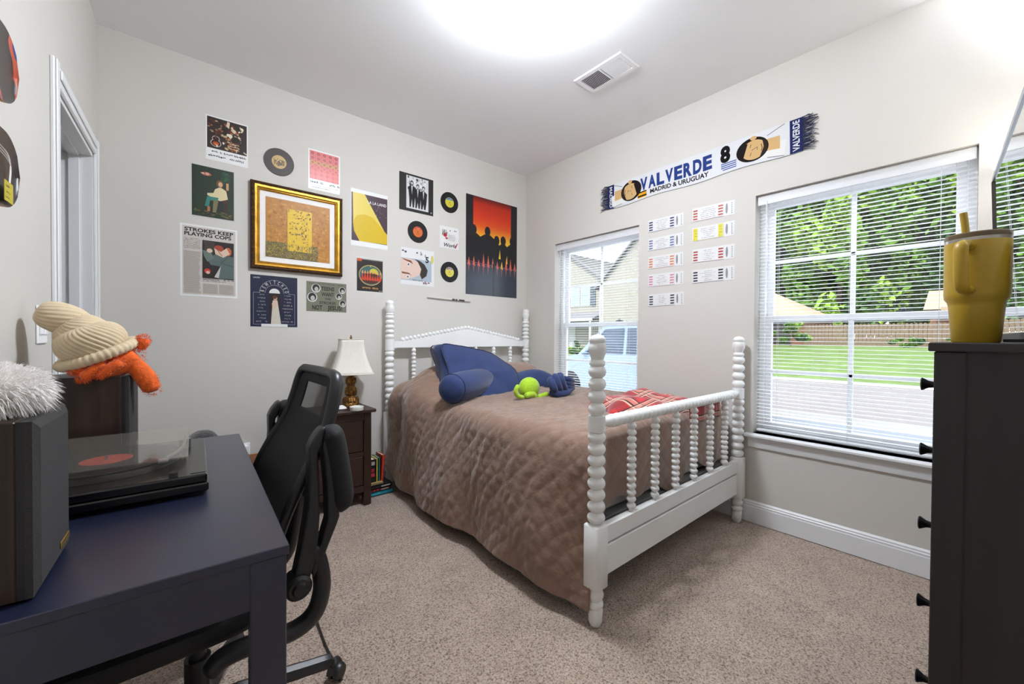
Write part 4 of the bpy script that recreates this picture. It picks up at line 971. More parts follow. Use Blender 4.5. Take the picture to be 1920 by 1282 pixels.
# lamp
LPO = np.array([onY(658, 760, 2.845)[0], 2.845, .647])
lp = thing('table_lamp', 'table lamp with carved bronze base and cream square bell shade', 'lamp', tuple(LPO))
m_brz = mat('carved_bronze', (168, 122, 56), .36, .7, nz=(55, .55), bump=(70, .9, .008), col2=(70, 42, 18))
b = MB(); b.lathe([(0, 0), (.058, .0), (.060, .010), (.055, .016), (.056, .024), (.050, .034), (.046, .050), (.034, .066), (.028, .078)], seg=28)
for k in range(9):
    a = 2*math.pi*k/9; b.ell((.043*math.cos(a), .043*math.sin(a), .046), (.013, .013, .024), 8, 6)
b.build('base', m_brz, lp, smooth=50)
b = MB(); b.lathe([(.026, .074), (.030, .085), (.034, .105), (.030, .128), (.026, .15), (.031, .172), (.033, .19), (.024, .21), (.018, .232), (.010, .245)], seg=24)
for k in range(8):
    a = 2*math.pi*k/8+.3; b.ell((.030*math.cos(a), .030*math.sin(a), .108), (.011, .011, .03), 8, 6); b.ell((.028*math.cos(a+.4), .028*math.sin(a+.4), .182), (.010, .010, .024), 8, 6)
b.build('column', m_brz, lp, smooth=50)
MB().tube([(0, 0, .24), (0, 0, .478)], .004, 8).lathe([(.008, .472), (.009, .48), (.004, .486), (.006, .492), (0, .497)], seg=12).build('harp_rod', m_brz, lp)
m_shade = mat('cream_shade', (226, 221, 210), .8, nz=(120, .03), stretch=(1, 1, .05), sss=0)
n_, l_ = m_shade.node_tree.nodes, m_shade.node_tree.links
S = []; ro = R_(-14)
for t in np.linspace(0, 1, 14):
    r = lerp(.140, .078, 1-(1-t)**1.9); c = r*.24; z = .232+.236*t; pts = []
    for q in range(4):
        a0 = ro+q*math.pi/2
        for (px, py) in ((r, -r+c), (r, r-c), (r-c*.55, r-c*.25)):
            pts.append((px*math.cos(a0)-py*math.sin(a0), px*math.sin(a0)+py*math.cos(a0), z))
    S.append(pts)
g = MB().grid(np.array(S), wv=True); so = g.build('shade', m_shade, lp, smooth=20); md = so.modifiers.new('thickness', 'SOLIDIFY'); md.thickness = .003
for k, rr in ((0, .0035), (-1, .003)): MB().tube(np.array(S[k]), rr, 6, closed=True).build('shade_trim', mat('shade_trim', (214, 206, 192), .8), so)
# candle jar and dish
cj = thing('candle_jar', 'low white candle in a glass jar by the bronze lamp', 'candle', tuple(onZ(669, 769, .647)))
MB().lathe([(0, 0), (.040, 0), (.043, .004), (.043, .024), (.040, .026), (.038, .022), (0, .022)], seg=28).build('wax', mat('candle_wax', (238, 236, 230), .5, nz=(20, .02)), cj, smooth=40)
MB().lathe([(.0445, .002), (.0445, .032), (.0435, .033), (.0430, .027)], seg=28, cap=False).build('jar', glass_mat('jar_glass', (.96, .97, .97)), cj, smooth=40)
wd = MB().lathe([(0, 0), (.030, 0), (.036, .006), (.026, .016), (.010, .026), (0, .028)], seg=24).build('trinket_dish', mat('white_ceramic', (236, 236, 236), .25), smooth=40); wd.location = tuple(onZ(640, 767, .647)); tag(wd, 'small white domed dish at the edge of the nightstand', 'dish')
# books
m_page = mat('book_pages', (226, 214, 186), .9, nz=(200, .1), stretch=(1, 1, 12))
def book(x, y, z, w_, d, h, col, label, lie=False, tilt=0, spine=None):
    """w_ spine thickness, d depth away from the spine, h height; spine faces the camera (-y)"""
    t = thing('book', label, 'book', (x, y, z), group='books on the floor by the nightstand')
    mc = mat('cover_%d_%d_%d' % col, col, .45, nz=(25, .08)); c = .003
    if lie:   # spine along x
        MB().box(0, 0, 0, h, c, w_).box(0, 0, 0, h, d, c).box(0, 0, w_-c, h, d, w_).build('cover', mc, t, smooth=0)
        MB().box(.004, c, c, h-.004, d-.004, w_-c).build('pages', m_page, t, smooth=0)
        L, Hh = h, w_
    else:
        MB().box(0, 0, 0, w_, c, h).box(0, 0, 0, c, d, h).box(w_-c, 0, 0, w_, d, h).build('cover', mc, t, smooth=0)
        MB().box(c, c, .004, w_-c, d-.004, h-.004).build('pages', m_page, t, smooth=0)
        L, Hh = w_, h
    t.rotation_euler = (0, R_(tilt), 0)
    if spine:
        A = Art(L, Hh, base=None); A.z = 0
        for kk in spine: A.rect(*kk)
        so = A.build('spine_print', Matrix(), parent=t, rough=.5); so.matrix_local = Matrix(((1, 0, 0, 0), (0, 0, -1, -.0004), (0, 1, 0, 0), (0, 0, 0, 1)))
    return t
BX, BY = 1.066, 2.80
book(BX+.0, BY, .001, .026, .17, .185, (28, 128, 148), 'teal hardback lying at the bottom of the floor pile', True, spine=[(.05, .3, .5, .7, (70, 170, 186))])
book(BX-.01, BY+.006, .0275, .022, .16, .185, (92, 26, 30), 'maroon paperback lying second from the bottom of the floor pile', True, spine=[(.30, .2, .36, .8, (206, 60, 50)), (.42, .2, .48, .8, (206, 60, 50)), (.6, .3, .9, .6, (190, 170, 150))])
book(BX, BY+.002, .050, .022, .16, .18, (30, 26, 34), 'black paperback lying on the maroon one', True, spine=[(.55, .3, .92, .7, (196, 192, 186))])
book(BX-.03, BY+.02, .0725, .012, .15, .15, (206, 176, 120), 'tan thin paperback lying on top of the floor pile', True)
zz = .085
book(BX+.005, BY+.045, zz, .028, .12, .165, (220, 210, 188), 'cream paperback standing on the floor pile', spine=[(.2, .1, .5, .9, (176, 150, 116)), (.6, .3, .8, .7, (120, 90, 70))])
book(BX+.035, BY+.045, zz, .040, .12, .165, (28, 24, 30), 'thick black paperback standing between cream and yellow books', spine=[(.15, .25, .8, .4, (196, 60, 70)), (.2, .45, .75, .6, (170, 50, 60)), (.2, .75, .8, .9, (190, 186, 180))])
book(BX+.077, BY+.045, zz, .014, .12, .165, (206, 190, 80), 'slim yellow paperback standing on the floor pile')
book(BX+.093, BY+.045, zz, .014, .12, .17, (40, 120, 130), 'slim teal paperback standing on the floor pile')
book(BX+.110, BY+.045, zz, .022, .12, .185, (196, 62, 40), 'red-orange hardback leaning at the end of the floor pile', tilt=4)

# ------------------------------------------------------------------ desk
m_desk = mat('navy_desk_lacquer', (20, 26, 50), .36, nz=(5, .12), bump=(220, .06, .001), spec=.55, coat=.55)
dk = thing('desk', 'navy blue desk with straight legs along the left wall', 'desk', (.173, .844, 0), -LA)
DL, DD, DH = 1.09, .50, .745      # local: x from -DD..0, y 0..DL
MB().box(-DD, 0, DH-.018, 0, DL, DH, bev=.0015).build('top', m_desk, dk, smooth=0)
for x in (-DD+.004, -.062):
    for y in (.004, DL-.044): MB().box(x, y, 0, x+.058, y+.04, DH-.018, bev=.002).build('leg', m_desk, dk, smooth=0)
for y in (.008, DL-.026): MB().box(-DD+.062, y, DH-.105, -.062, y+.018, DH-.018).build('apron', m_desk, dk, smooth=0)
MB().box(-.026, .044, DH-.105, -.008, DL-.044, DH-.018).build('front_apron', m_desk, dk, smooth=0)
MB().box(-DD+.01, .044, DH-.30, -DD+.024, DL-.044, DH-.018).build('back_panel', m_desk, dk, smooth=0)
MDK = Matrix.Translation((.173, .844, DH)) @ Matrix.Rotation(-LA, 4, 'Z')

# ------------------------------------------------------------------ speakers
m_wal = mat('walnut_vinyl', (48, 31, 20), .45, nz=(9, .45), stretch=(6, 6, .4)); m_cloth = mat('grille_cloth', (54, 52, 52), .9, nz=(400, .25), bump=(500, .5, .002)); m_blk = mat('black_plastic', (22, 22, 24), .45, nz=(30, .1))
def speaker(loc, label, w_, h, d, badge):
    t = thing('bookshelf_speaker', label, 'speaker', loc, -LA, 'bookshelf speakers on the desk')   # local: front faces +x
    MB().box(-d, -w_/2, 0, -.022, w_/2, h, bev=.002).build('cabinet', m_wal, t, smooth=0)
    MB().box(-.022, -w_/2+.001, .001, -.014, w_/2-.001, h-.001).build('baffle', m_blk, t, smooth=0)
    g = MB(); hw = w_/2-.001; R = [[(-.014, -hw, .001), (-.014, hw, .001), (-.014, hw, h-.001), (-.014, -hw, h-.001)], [(-.006, -hw, .001), (-.006, hw, .001), (-.006, hw, h-.001), (-.006, -hw, h-.001)], [(.0, -hw+.012, .013), (.0, hw-.012, .013), (.0, hw-.012, h-.013), (.0, -hw+.012, h-.013)]]
    g.grid(np.array(R), wv=True); g.add(R[-1], [(0, 1, 2, 3)]); g.build('grille', m_cloth, t, smooth=0)
    if badge: MB().box(.0, hw-.075, .022, .0022, hw-.018, .034, bev=.001).build('badge', mat('brass_badge', (170, 140, 70), .35, .8), t, smooth=0)
    for y in (-.05, .05):
        for x in (-d+.03, -.05): MB().lathe([(.008, -.003), (.008, .0)], (x, y, 0), seg=10).build('foot', m_blk, t)
    return t
speaker((-.142, 1.000, DH+.003), 'walnut speaker with grey cloth grille under the fluffy white plush', .192, .262, .20, True)
speaker((-.082, 1.81, DH+.003), 'walnut speaker behind the turntable, under the hermit crab plush', .192, .262, .20, True)

# ------------------------------------------------------------------ turntable
tt = thing('turntable', 'black belt-drive turntable with a hinged clear dust cover on the desk', 'turntable', (.076, 1.238, DH), -LA)
m_gloss = mat('gloss_black', (14, 14, 16), .22, coat=.3)
TW, TD = .352, .418      # local x -TW..0, y 0..TD
for x in (-TW+.035, -.035):
    for y in (.035, TD-.035): MB().lathe([(.018, 0), (.02, .004), (.02, .012)], (x, y, 0), seg=16).build('foot', m_blk, tt)
MB().box(-TW, 0, .010, 0, TD, .030, bev=.003).box(-TW+.004, .003, .030, -.003, TD-.003, .052, bev=.004).build('plinth', m_gloss, tt, smooth=0)
pc = (-.205, .215)
MB().lathe([(0, .052), (.146, .052), (.148, .056), (.148, .066), (.146, .068), (0, .068)], (*pc, 0), seg=56).build('platter', mat('platter_alloy', (150, 150, 152), .3, .8), tt, smooth=30)
MB().tube([(-.05, .33, .05), (-.05, .33, .078)], .014, 14).tube(smooth_path([(-.05, .37, .078), (-.05, .33, .08), (-.055, .2, .079), (-.085, .12, .075)], 14), .004, 8).box(-.10, .095, .068, -.08, .125, .076, bev=.002).build('tonearm', mat('tonearm_alloy', (170, 170, 172), .3, .9), tt, smooth=30)
MB().box(-.036, .02, .0521, -.004, TD-.02, .0532).build('control_strip', mat('control_strip', (70, 68, 64), .35, .3), tt, smooth=0)
MB().lathe([(.009, .052), (.009, .060), (.006, .062), (0, .062)], (-.068, .028, 0), seg=16).build('knob', m_blk, tt, smooth=40)
m_acr = glass_mat('clear_acrylic', (.95, .94, .92), 1.30, .01, body=((200, 196, 186), .05))
cv = MB(); a0, a1, b0, b1, z0, z1, th = -TW+.006, -.040, .006, TD-.006, .054, .100, .003
cv.box(a0, b0, z1-th, a1, b1, z1, bev=.001).box(a0, b0, z0, a0+th, b1, z1-th).box(a1-th, b0, z0, a1, b1, z1-th).box(a0+th, b0, z0, a1-th, b0+th, z1-th).box(a0+th, b1-th, z0, a1-th, b1, z1-th)
cv.build('dust_cover', m_acr, tt, smooth=0)
lpz = thing('lp_record', 'black twelve-inch record with a red label on the turntable platter', 'record', tuple((Matrix.Translation((.076, 1.238, DH)) @ Matrix.Rotation(-LA, 4, 'Z') @ Vector((*pc, .0685)))))
MB().lathe([(.004, .0022)]+[(q, .0024+.0003*(k % 2)) for k, q in enumerate(np.linspace(.054, .148, 30))]+[(.15, .0018), (.15, .0006), (.1, 0), (.004, 0)], seg=72, cap=False).build('disc', m_vinyl, lpz, smooth=30)
MB().lathe([(.0035, .0028), (.05, .0028)], seg=48, cap=False).build('label', mat('red_label', (190, 70, 58), .5, nz=(60, .2)), lpz); MB().lathe([(.0034, 0), (.0034, .012), (0, .013)], seg=12).build('spindle', m_nickel, lpz, smooth=30)

# ------------------------------------------------------------------ furry things
def strands(mb, P, N, L, wd, rg, droop=.3, jit=.5, mi=0, col=None):
    for p, n in zip(P, N):
        d = Vector(n)+Vector((rg.gauss(0, jit), rg.gauss(0, jit), rg.gauss(0, jit))); d.normalize(); l = L*rg.uniform(.6, 1.15)
        s_ = d.cross(Vector((rg.gauss(0, 1), rg.gauss(0, 1), rg.gauss(0, 1)))); s_.normalize(); s_ *= wd/2
        p = Vector(p); m_ = p+d*l*.55; e = p+d*l+Vector((0, 0, -droop*l))
        mb.add([p-s_, p+s_, m_+s_*.8, m_-s_*.8, e], [(0, 1, 2, 3), (3, 2, 4)], mi, col)
def on_ell(c, r, n, rg, zmin=-.9):
    P, N = [], []
    while len(P) < n:
        v = Vector((rg.gauss(0, 1), rg.gauss(0, 1), rg.gauss(0, 1))).normalized()
        if v.z < zmin: continue
        P.append((c[0]+v.x*r[0], c[1]+v.y*r[1], c[2]+v.z*r[2])); N.append(Vector((v.x/r[0], v.y/r[1], v.z/r[2])).normalized())
    return P, N
m_fur = mat('white_fur', (252, 248, 245), .8, nz=(12, .05), sheen=.3); m_fur2 = mat('mauve_fur', (196, 176, 174), .8, nz=(12, .1), sheen=.3)
fp = thing('fluffy_plush', 'fluffy white and mauve plush animal sitting on a walnut speaker', 'plush toy', (-.228, .985, DH+.265))
rg = random.Random(21)
MB().ell((0, 0, .040), (.070, .072, .036), 24, 14).ell((-.05, -.02, .040), (.05, .055, .036), 20, 12).build('body', m_fur, fp, smooth=180)
f = MB()
for c, r, n, mi in (((0, 0, .040), (.070, .072, .036), 6500, 0), ((.045, .02, .036), (.030, .04, .030), 1600, 0), ((-.05, -.02, .040), (.05, .055, .036), 2600, 0)):
    P, N = on_ell(c, r, n, rg, -.75); strands(f, P, N, .022, .0016, rg, .35, .35, mi)
P, N = on_ell((-.035, -.035, .048), (.045, .045, .032), 2600, rg, -.2); strands(f, P, N, .022, .0016, rg, .3, .35, 1)
o = f.build('fur', [m_fur, m_fur2], fp, smooth=180); o['kind'] = 'stuff'

hc = thing('hermit_crab_plush', 'orange hermit crab plush in a cream corduroy shell on a speaker', 'plush toy', (-.175, 1.80, DH+.265)); HO = np.array(hc.location)
m_cord = mat('cream_corduroy', (214, 194, 160), .9, nz=(30, .06), bump=(260, .3, .002), sheen=.3); m_org = mat('orange_plush', (236, 100, 22), .85, nz=(40, .25), bump=(200, .6, .004), sheen=.5)
def H_(px, py, d=0): return onY(px, py, HO[1]-.03+d)-HO
cL, cR = H_(112, 684), H_(252, 638); bc = (cL+cR)/2; br_ = np.linalg.norm(cR-cL)/2; tip = H_(92, 588, .03)
ux = (cR-cL)/np.linalg.norm(cR-cL); uy = np.array([.10, 1, .18]); uy -= ux*(uy@ux); uy /= np.linalg.norm(uy); uz = np.cross(ux, uy)
if uz[2] < 0: uz = -uz
def whorl(c, ax, R, h, nr, tw, nm='shell_whorl'):
    """squashed corduroy ring: ridges slant round it"""
    ax = ax/np.linalg.norm(ax); e1 = uy-ax*(uy@ax); e1 /= np.linalg.norm(e1); e2 = np.cross(ax, e1); NS, NR = nr*8, 40; G = []
    for k in range(NR):
        th = -math.pi/2+math.pi*k/(NR-1); row = []
        for j in range(NS):
            a = 2*math.pi*j/NS; rd = abs(math.sin(nr/2*(a+tw*math.sin(th)))); cr_ = abs(math.cos(th))**.62*R; rr = cr_*(1-.09*(1-rd**.5)*min(1, cr_/.03))
            row.append(c+e1*rr*math.cos(a)+e2*rr*math.sin(a)+ax*h*math.sin(th))
        G.append(row)
    MB().grid(np.array(G), wv=True).build(nm, m_cord, hc, smooth=180)
whorl(bc+uz*.034, uz, br_*.95, .054, 34, .5)
w2 = H_(160, 630, .02); whorl(w2, uz*.9-ux*.35, br_*.74, .060, 28, .7)
w3 = H_(120, 598, .03); whorl(w3, uz*.75-ux*.65, br_*.53, .060, 20, .5)
rim = []
for j in range(150):
    a = 2*math.pi*j/150; rim.append((bc-uz*.004+(ux*math.cos(a)+uy*math.sin(a)*.92)*br_, .0135+.0032*abs(math.sin(a*20))))
MB().tube([q[0] for q in rim], [q[1] for q in rim], 10, closed=True, up=uz).build('shell_rim', m_cord, hc, smooth=180)
limbs = [([(150, 690), (190, 688), (230, 676), (255, 662)], [.03, .042, .042, .032], -.02, 'body'), ([(238, 668), (258, 690), (276, 712), (287, 734)], [.020, .026, .028, .022], -.03, 'claw'), ([(256, 652), (266, 642), (270, 634)], [.016, .02, .016], -.02, 'eye_stalk'),
         ([(200, 684), (180, 692), (160, 706), (152, 710)], [.016, .017, .016, .012], -.07, 'leg'), ([(228, 678), (208, 690), (190, 700), (184, 702)], [.015, .016, .015, .011], -.075, 'leg'), ([(170, 690), (150, 694), (134, 696)], [.014, .014, .011], -.055, 'leg')]
ff = MB(); rg = random.Random(8)
for pts, rr, d, nm in limbs:
    pp = smooth_path([H_(x, y, d) for x, y in pts], 16); r_ = np.interp(np.linspace(0, 1, 16), np.linspace(0, 1, len(rr)), rr); r_[0] *= .6; r_[-1] *= .55
    MB().tube(pp, r_, 14).build(nm, m_org, hc, smooth=180)
    for k in range(900):
        i = rg.randrange(16); v = Vector((rg.gauss(0, 1), rg.gauss(0, 1), rg.gauss(0, 1))).normalized(); strands(ff, [tuple(Vector(pp[i])+v*r_[i]*.95)], [v], .008, .0012, rg, .2, .4)
o = ff.build('fur', m_org, hc, smooth=180); o['kind'] = 'stuff'

# ------------------------------------------------------------------ mesh office chair
ch = thing('office_chair', 'black mesh office chair with flipped-up armrests at the navy desk', 'chair', (.06, 1.40, 0)); CO = np.array([.06, 1.40, 0])
m_mesh = mat('black_mesh', (24, 24, 25), .75, nz=(300, .3), bump=(420, .6, .002)); m_pl = mat('chair_plastic', (30, 30, 32), .38, nz=(20, .08))
def see_through():
    m = bpy.data.materials.new('open_mesh'); m.use_nodes = True; n = m.node_tree.nodes; l = m.node_tree.links; p = n['Principled BSDF']; p.inputs['Base Color'].default_value = (*lin((34, 34, 34)), 1); p.inputs['Roughness'].default_value = .8
    t = n.new('ShaderNodeBsdfTransparent'); mx = n.new('ShaderNodeMixShader'); tc = n.new('ShaderNodeTexCoord'); w_ = n.new('ShaderNodeTexChecker'); w_.inputs['Scale'].default_value = 700
    l.new(tc.outputs['Object'], w_.inputs[0]); mr = n.new('ShaderNodeMapRange'); mr.inputs[3].default_value = .55; mr.inputs[4].default_value = .85; l.new(w_.outputs['Fac'], mr.inputs[0]); l.new(mr.outputs[0], mx.inputs[0]); l.new(t.outputs[0], mx.inputs[1]); l.new(p.outputs[0], mx.inputs[2]); l.new(mx.outputs[0], n['Material Output'].inputs[0]); return m
m_open = see_through()
prf = smooth_path([(.215, .48, .17), (.222, .56, .21), (.240, .64, .232), (.264, .71, .238), (.298, .78, .235), (.336, .85, .226), (.360, .92, .216), (.374, .98, .206), (.380, 1.010, .190), (.382, 1.022, .165)], 60)
def back_pt(k, u):   # u in -1..1 across
    x, z, hw = prf[k]; return np.array([x-.022*abs(u)**2.2*lerp(1, .4, k/59), 1.40+hw*u, z])-CO
NU = 48; V = np.array([[back_pt(k, -1+2*j/(NU-1)) for j in range(NU)] for k in range(60)])
pm_, wm_ = MB(), MB()
fo, fw_ = [], []
for k in range(59):
    for j in range(NU-1):
        u = -1+2*(j+.5)/(NU-1); z = prf[k][1]
        inw = .892 < z < .978 and abs(u-.05) < .52
        (fw_ if inw else fo).append((k*NU+j, k*NU+j+1, (k+1)*NU+j+1, (k+1)*NU+j))
pm_.add(V.reshape(-1, 3), fo); o = pm_.build('mesh_back', m_mesh, ch, smooth=180); o.modifiers.new('thickness', 'SOLIDIFY').thickness = .004
wm_.add(V.reshape(-1, 3), fw_); wm_.build('mesh_window', m_open, ch, smooth=180)
edge = [back_pt(k, -1) for k in range(0, 60, 3)]+[back_pt(59, u) for u in np.linspace(-.9, .9, 12)]+[back_pt(k, 1) for k in range(59, -1, -3)]
edge = smooth_path(edge, 120); rr = [.012+.003*float(sstep(.75, 1.0, p[2])) for p in edge]
MB().tube(edge, rr, 10, flat=1.25).build('back_frame', m_pl, ch, smooth=180)
MB().tube(smooth_path([(.385-CO[0], 0, .84), (.325-CO[0], 0, .72), (.30-CO[0], 0, .58), (.27-CO[0], 0, .46), (.16-CO[0], 0, .40)], 24), .022, 12, flat=1.8).box(.30-CO[0], -.13, .66, .32-CO[0], .13, .73, bev=.009).build('lumbar_support', m_pl, ch, smooth=60)
st_ = MB(); SX0, SX1 = -.26, .235; R = []
for z, ins in ((.40, .05), (.405, .02), (.43, .0), (.455, .004), (.47, .03), (.474, .08)):
    R.append(np.array([(lerp(SX0, SX1, .5)+(SX1-SX0-2*ins)/2*np.sign(math.cos(a))*abs(math.cos(a))**.45-CO[0], (.25-ins)*np.sign(math.sin(a))*abs(math.sin(a))**.45, z-.012*math.cos(a)*0) for a in np.linspace(0, 2*math.pi, 56, endpoint=False)]))
st_.grid(np.array(R), wv=True); st_.add(R[-1], [tuple(range(56))]); st_.add(R[0], [tuple(range(55, -1, -1))]); st_.build('seat', m_mesh, ch, smooth=50)
for s in (-1, 1):
    yb = 1.40+s*.272
    def A_(px, py): p = onY(px, py, 1.128); return np.array([p[0]-CO[0], yb-CO[1], p[2]])
    pth = smooth_path([A_(585, 1020), A_(600, 1062), A_(603, 1105), A_(588, 1150), A_(548, 1183), A_(480, 1205), A_(420, 1232), A_(392, 1262)], 40)
    MB().tube(pth, [.016]+[.022]*38+[.018], 12, flat=1.1).build('arm_bracket', m_pl, ch, smooth=180)
    MB().lathe([(0, -.034), (.024, -.034), (.031, -.026), (.031, .02), (0, .024)], tuple(A_(556, 1094)), 'y', 24).lathe([(.014, -.040), (.018, -.034)], tuple(A_(556, 1094)), 'y', 20).build('pivot', m_pl, ch, smooth=40)
    fl_ = MB()
    for ol_ in ([(548, 1080), (561, 1020), (572, 950), (577, 880), (576, 838), (584, 820), (598, 801), (607, 797), (601, 832), (593, 846), (595, 900), (596, 960), (594, 1000), (586, 1050), (572, 1096)],
                [(607, 797), (619, 850), (629, 915), (633, 962), (627, 979), (607, 1030), (584, 1078), (579, 1062), (598, 1012), (610, 970), (608, 910), (603, 855), (600, 835)]):
        q_ = [A_(*p) for p in ol_]; fl_.prism([(p[0], p[2]) for p in q_][::-1], yb-CO[1]-.022, yb-CO[1]+.022, axis='y')
    o_ = fl_.build('arm_frame', m_pl, ch, smooth=35); bv_ = o_.modifiers.new('rounding', 'BEVEL'); bv_.width = .006; bv_.segments = 3; bv_.limit_method = 'ANGLE'
    pp = smooth_path([A_(613, 799), A_(624, 822), A_(633, 870), A_(640, 920), A_(639, 958)], 26)
    rr = [.008, .018, .024, .027]+[.029]*16+[.029, .028, .026, .022, .015, .006]
    MB().tube(pp, rr, 16, flat=1.5, up=(1, 0, 0)).build('arm_pad', m_mesh, ch, smooth=180)
MB().lathe([(.03, .10), (.03, .25), (.02, .25), (.02, .36), (.05, .37), (.05, .40)], seg=20).build('gas_lift', m_pl, ch, smooth=40)
MB().box(-.14, -.10, .355, .14, .10, .385, bev=.012).build('tilt_plate', m_pl, ch, smooth=0)
MB().lathe([(.045, .075), (.05, .085), (.05, .125), (.04, .135)], seg=24).build('hub', m_pl, ch, smooth=40)
for k in range(5):
    a = R_(-4+72*k); dx, dy = math.cos(a), math.sin(a)
    lg = MB().tube(smooth_path([(.03*dx, .03*dy, .105), (.15*dx, .15*dy, .10), (.27*dx, .27*dy, .085), (.345*dx, .345*dy, .076)], 16), [.026]*4+[.023]*6+[.022]*5+[.016], 8, flat=.95).build('leg', m_pl, ch, smooth=40)
    cx, cy = .35*dx, .35*dy; t_ = a+.7
    MB().lathe([(0, -.022), (.020, -.022), (.025, -.016), (.025, -.004), (.012, -.003), (.012, .003), (.025, .004), (.025, .016), (.020, .022), (0, .022)], axis='y', seg=20, M=Matrix.Translation((cx+.018*math.cos(t_), cy+.018*math.sin(t_), .026)) @ Matrix.Rotation(t_, 4, 'Z')).build('caster_wheel', m_pl, lg, smooth=40)
    hd_ = np.array([(.027*math.cos(q), 0, .027*math.sin(q)) for q in np.linspace(.1, math.pi-.1, 9)])
    MB().tube(tr(hd_, Matrix.Translation((cx+.018*math.cos(t_), cy+.018*math.sin(t_), .027)) @ Matrix.Rotation(t_, 4, 'Z')), .004, 6, flat=4).tube([(cx, cy, .05), (cx, cy, .078)], .006, 8).build('caster_hood', m_pl, lg, smooth=60)

# ------------------------------------------------------------------ odds and ends behind the desk
fz = thing('pouf', 'dark grey fuzzy pouf on the floor between desk and nightstand', 'pouf', (.13, 2.48, 0))
mz = mat('charcoal_fleece', (50, 47, 50), .95, nz=(60, .3), bump=(120, 1.0, .01), sheen=.5)
MB().ell((0, 0, .335), (.10, .14, .335), 32, 20, e=.75).build('cushion', mz, fz, smooth=180)
cr = thing('wooden_crate', 'small brown wooden crate on the floor behind the desk chair', 'crate', (.395, 2.62, 0)); m_cr = mat('crate_wood', (140, 96, 60), .6, nz=(12, .2), stretch=(.2, 1, 1))
for y in (-.14, .128): 
    for z in (.02, .17, .32): MB().box(-.155, y, z, .155, y+.012, z+.13, bev=.002).build('plank', m_cr, cr, smooth=0)
for x in (-.155, .143):
    for z in (.02, .17, .32): MB().box(x, -.128, z, x+.012, .128, z+.13, bev=.002).build('plank', m_cr, cr, smooth=0)
MB().box(-.143, -.128, .02, .143, .128, .03).build('base_board', m_cr, cr, smooth=0)
for x in (-.14, .12):
    for y in (-.125, .105): MB().box(x, y, 0, x+.02, y+.02, .462).build('corner_post', mat('dark_corner', (40, 34, 32), .6), cr, smooth=0)
ol = thing('wall_outlet', 'white wall outlet with a plugged-in adapter below the posters', 'outlet', (.36, YW, .40))
MB().box(-.036, -.006, -.058, .036, 0, .058, bev=.002).build('plate', m_white, ol, smooth=0); MB().box(-.024, -.045, -.005, .024, -.006, .05, bev=.006).build('adapter', m_white, ol, smooth=0)
cb = MB().tube(smooth_path([onZ(590, 1150, .004), onZ(600, 1180, .004), onZ(612, 1212, .004), onZ(628, 1242, .004), onZ(640, 1275, .004)], 30), .0035, 6).build('power_cable', m_blk); tag(cb, 'thin dark cable lying on the carpet by the chair', 'cable')

# ------------------------------------------------------------------ dresser, tumbler, mirror, floor lamp
m_bkb = mat('black_brown_wood', (34, 30, 32), .42, nz=(10, .3), bump=(50, .08, .002), stretch=(3, 3, .2))
DX0, DX1, DYF, DYB, DT = 1.20, 2.12, .068, -.40, 1.131
ds_ = thing('dresser', 'tall black-brown dresser with flared knobs under the mustard tumbler', 'dresser', ((DX0+DX1)/2, DYB, 0)); OX, OY = (DX0+DX1)/2, DYB
def dbox(x0, y0, z0, x1, y1, z1, name, bev=.002, par=None): return MB().box(x0-OX, y0-OY, z0, x1-OX, y1-OY, z1, bev=bev).build(name, m_bkb, par or ds_, smooth=0)
dbox(DX0-.012, DYB-.002, DT-.018, DX1+.012, DYF+.008, DT, 'top')
for x in (DX0, DX1-.045):
    for y in (DYB, DYF-.045): dbox(x, y, 0, x+.045, y+.045, DT-.018, 'leg')
for x in (DX0+.006, DX1-.022): dbox(x, DYB+.045, .08, x+.016, DYF-.045, DT-.018, 'side_panel', 0)
dbox(DX0+.045, DYB, .08, DX1-.045, DYB+.008, DT-.02, 'back_panel', 0)
zs = [1.105, .968, .810, .632, .455, .283, .105]; m_knob = mat('black_knob', (24, 23, 24), .35, .3)
for a, b in zip(zs[:-1], zs[1:]):
    row = ((DX0+.047, (DX0+DX1)/2-.003), ((DX0+DX1)/2+.003, DX1-.047)) if a > 1 else ((DX0+.047, DX1-.047),)
    for xa, xb in row:
        d = dbox(xa, DYF-.022, b+.004, xb, DYF-.003, a-.004, 'drawer', .003)
        for kx in ((xa+xb)/2,) if len(row) == 2 else (xa+.055, xb-.055):
            if len(row) == 2: kx = xa+.055 if xa < OX-.2 else xb-.055
            MB().lathe([(.008, 0), (.0065, .008), (.008, .016), (.013, .024), (.0145, .027), (.012, .029), (0, .030)], (kx-OX, DYF-.003-OY, (a+b)/2), 'y', 18).build('knob', m_knob, d, smooth=40)
dbox(DX0+.045, DYF-.03, .08, DX1-.045, DYF-.006, .102, 'plinth_rail')
# tumbler
tm = thing('travel_tumbler', 'mustard yellow handled travel tumbler with a straw on the dresser', 'tumbler', (1.332, .014, DT)); m_must = mat('mustard_powder_coat', (170, 138, 30), .42, nz=(60, .04), bump=(400, .1, .001))
MB().lathe([(0, 0), (.034, 0), (.0365, .003), (.0415, .078), (.0435, .088), (.0480, .095), (.0490, .105), (.0495, .212), (.0490, .2155)], seg=48).build('body', m_must, tm, smooth=40)
m_ss = mat('brushed_steel', (190, 184, 176), .28, .9); m_clr = mat('smoked_lid', (112, 94, 66), .3, trans=.2)
MB().lathe([(.0490, .2155), (.0492, .222), (.0485, .2225)], seg=48, cap=False).build('rim', m_ss, tm, smooth=40)
MB().lathe([(.0485, .2215), (.0492, .224), (.0492, .2315), (.047, .2335), (.0, .2335)], seg=48).box(-.012, -.03, .2335, .012, .012, .238, bev=.002).build('lid', m_clr, tm, smooth=40)
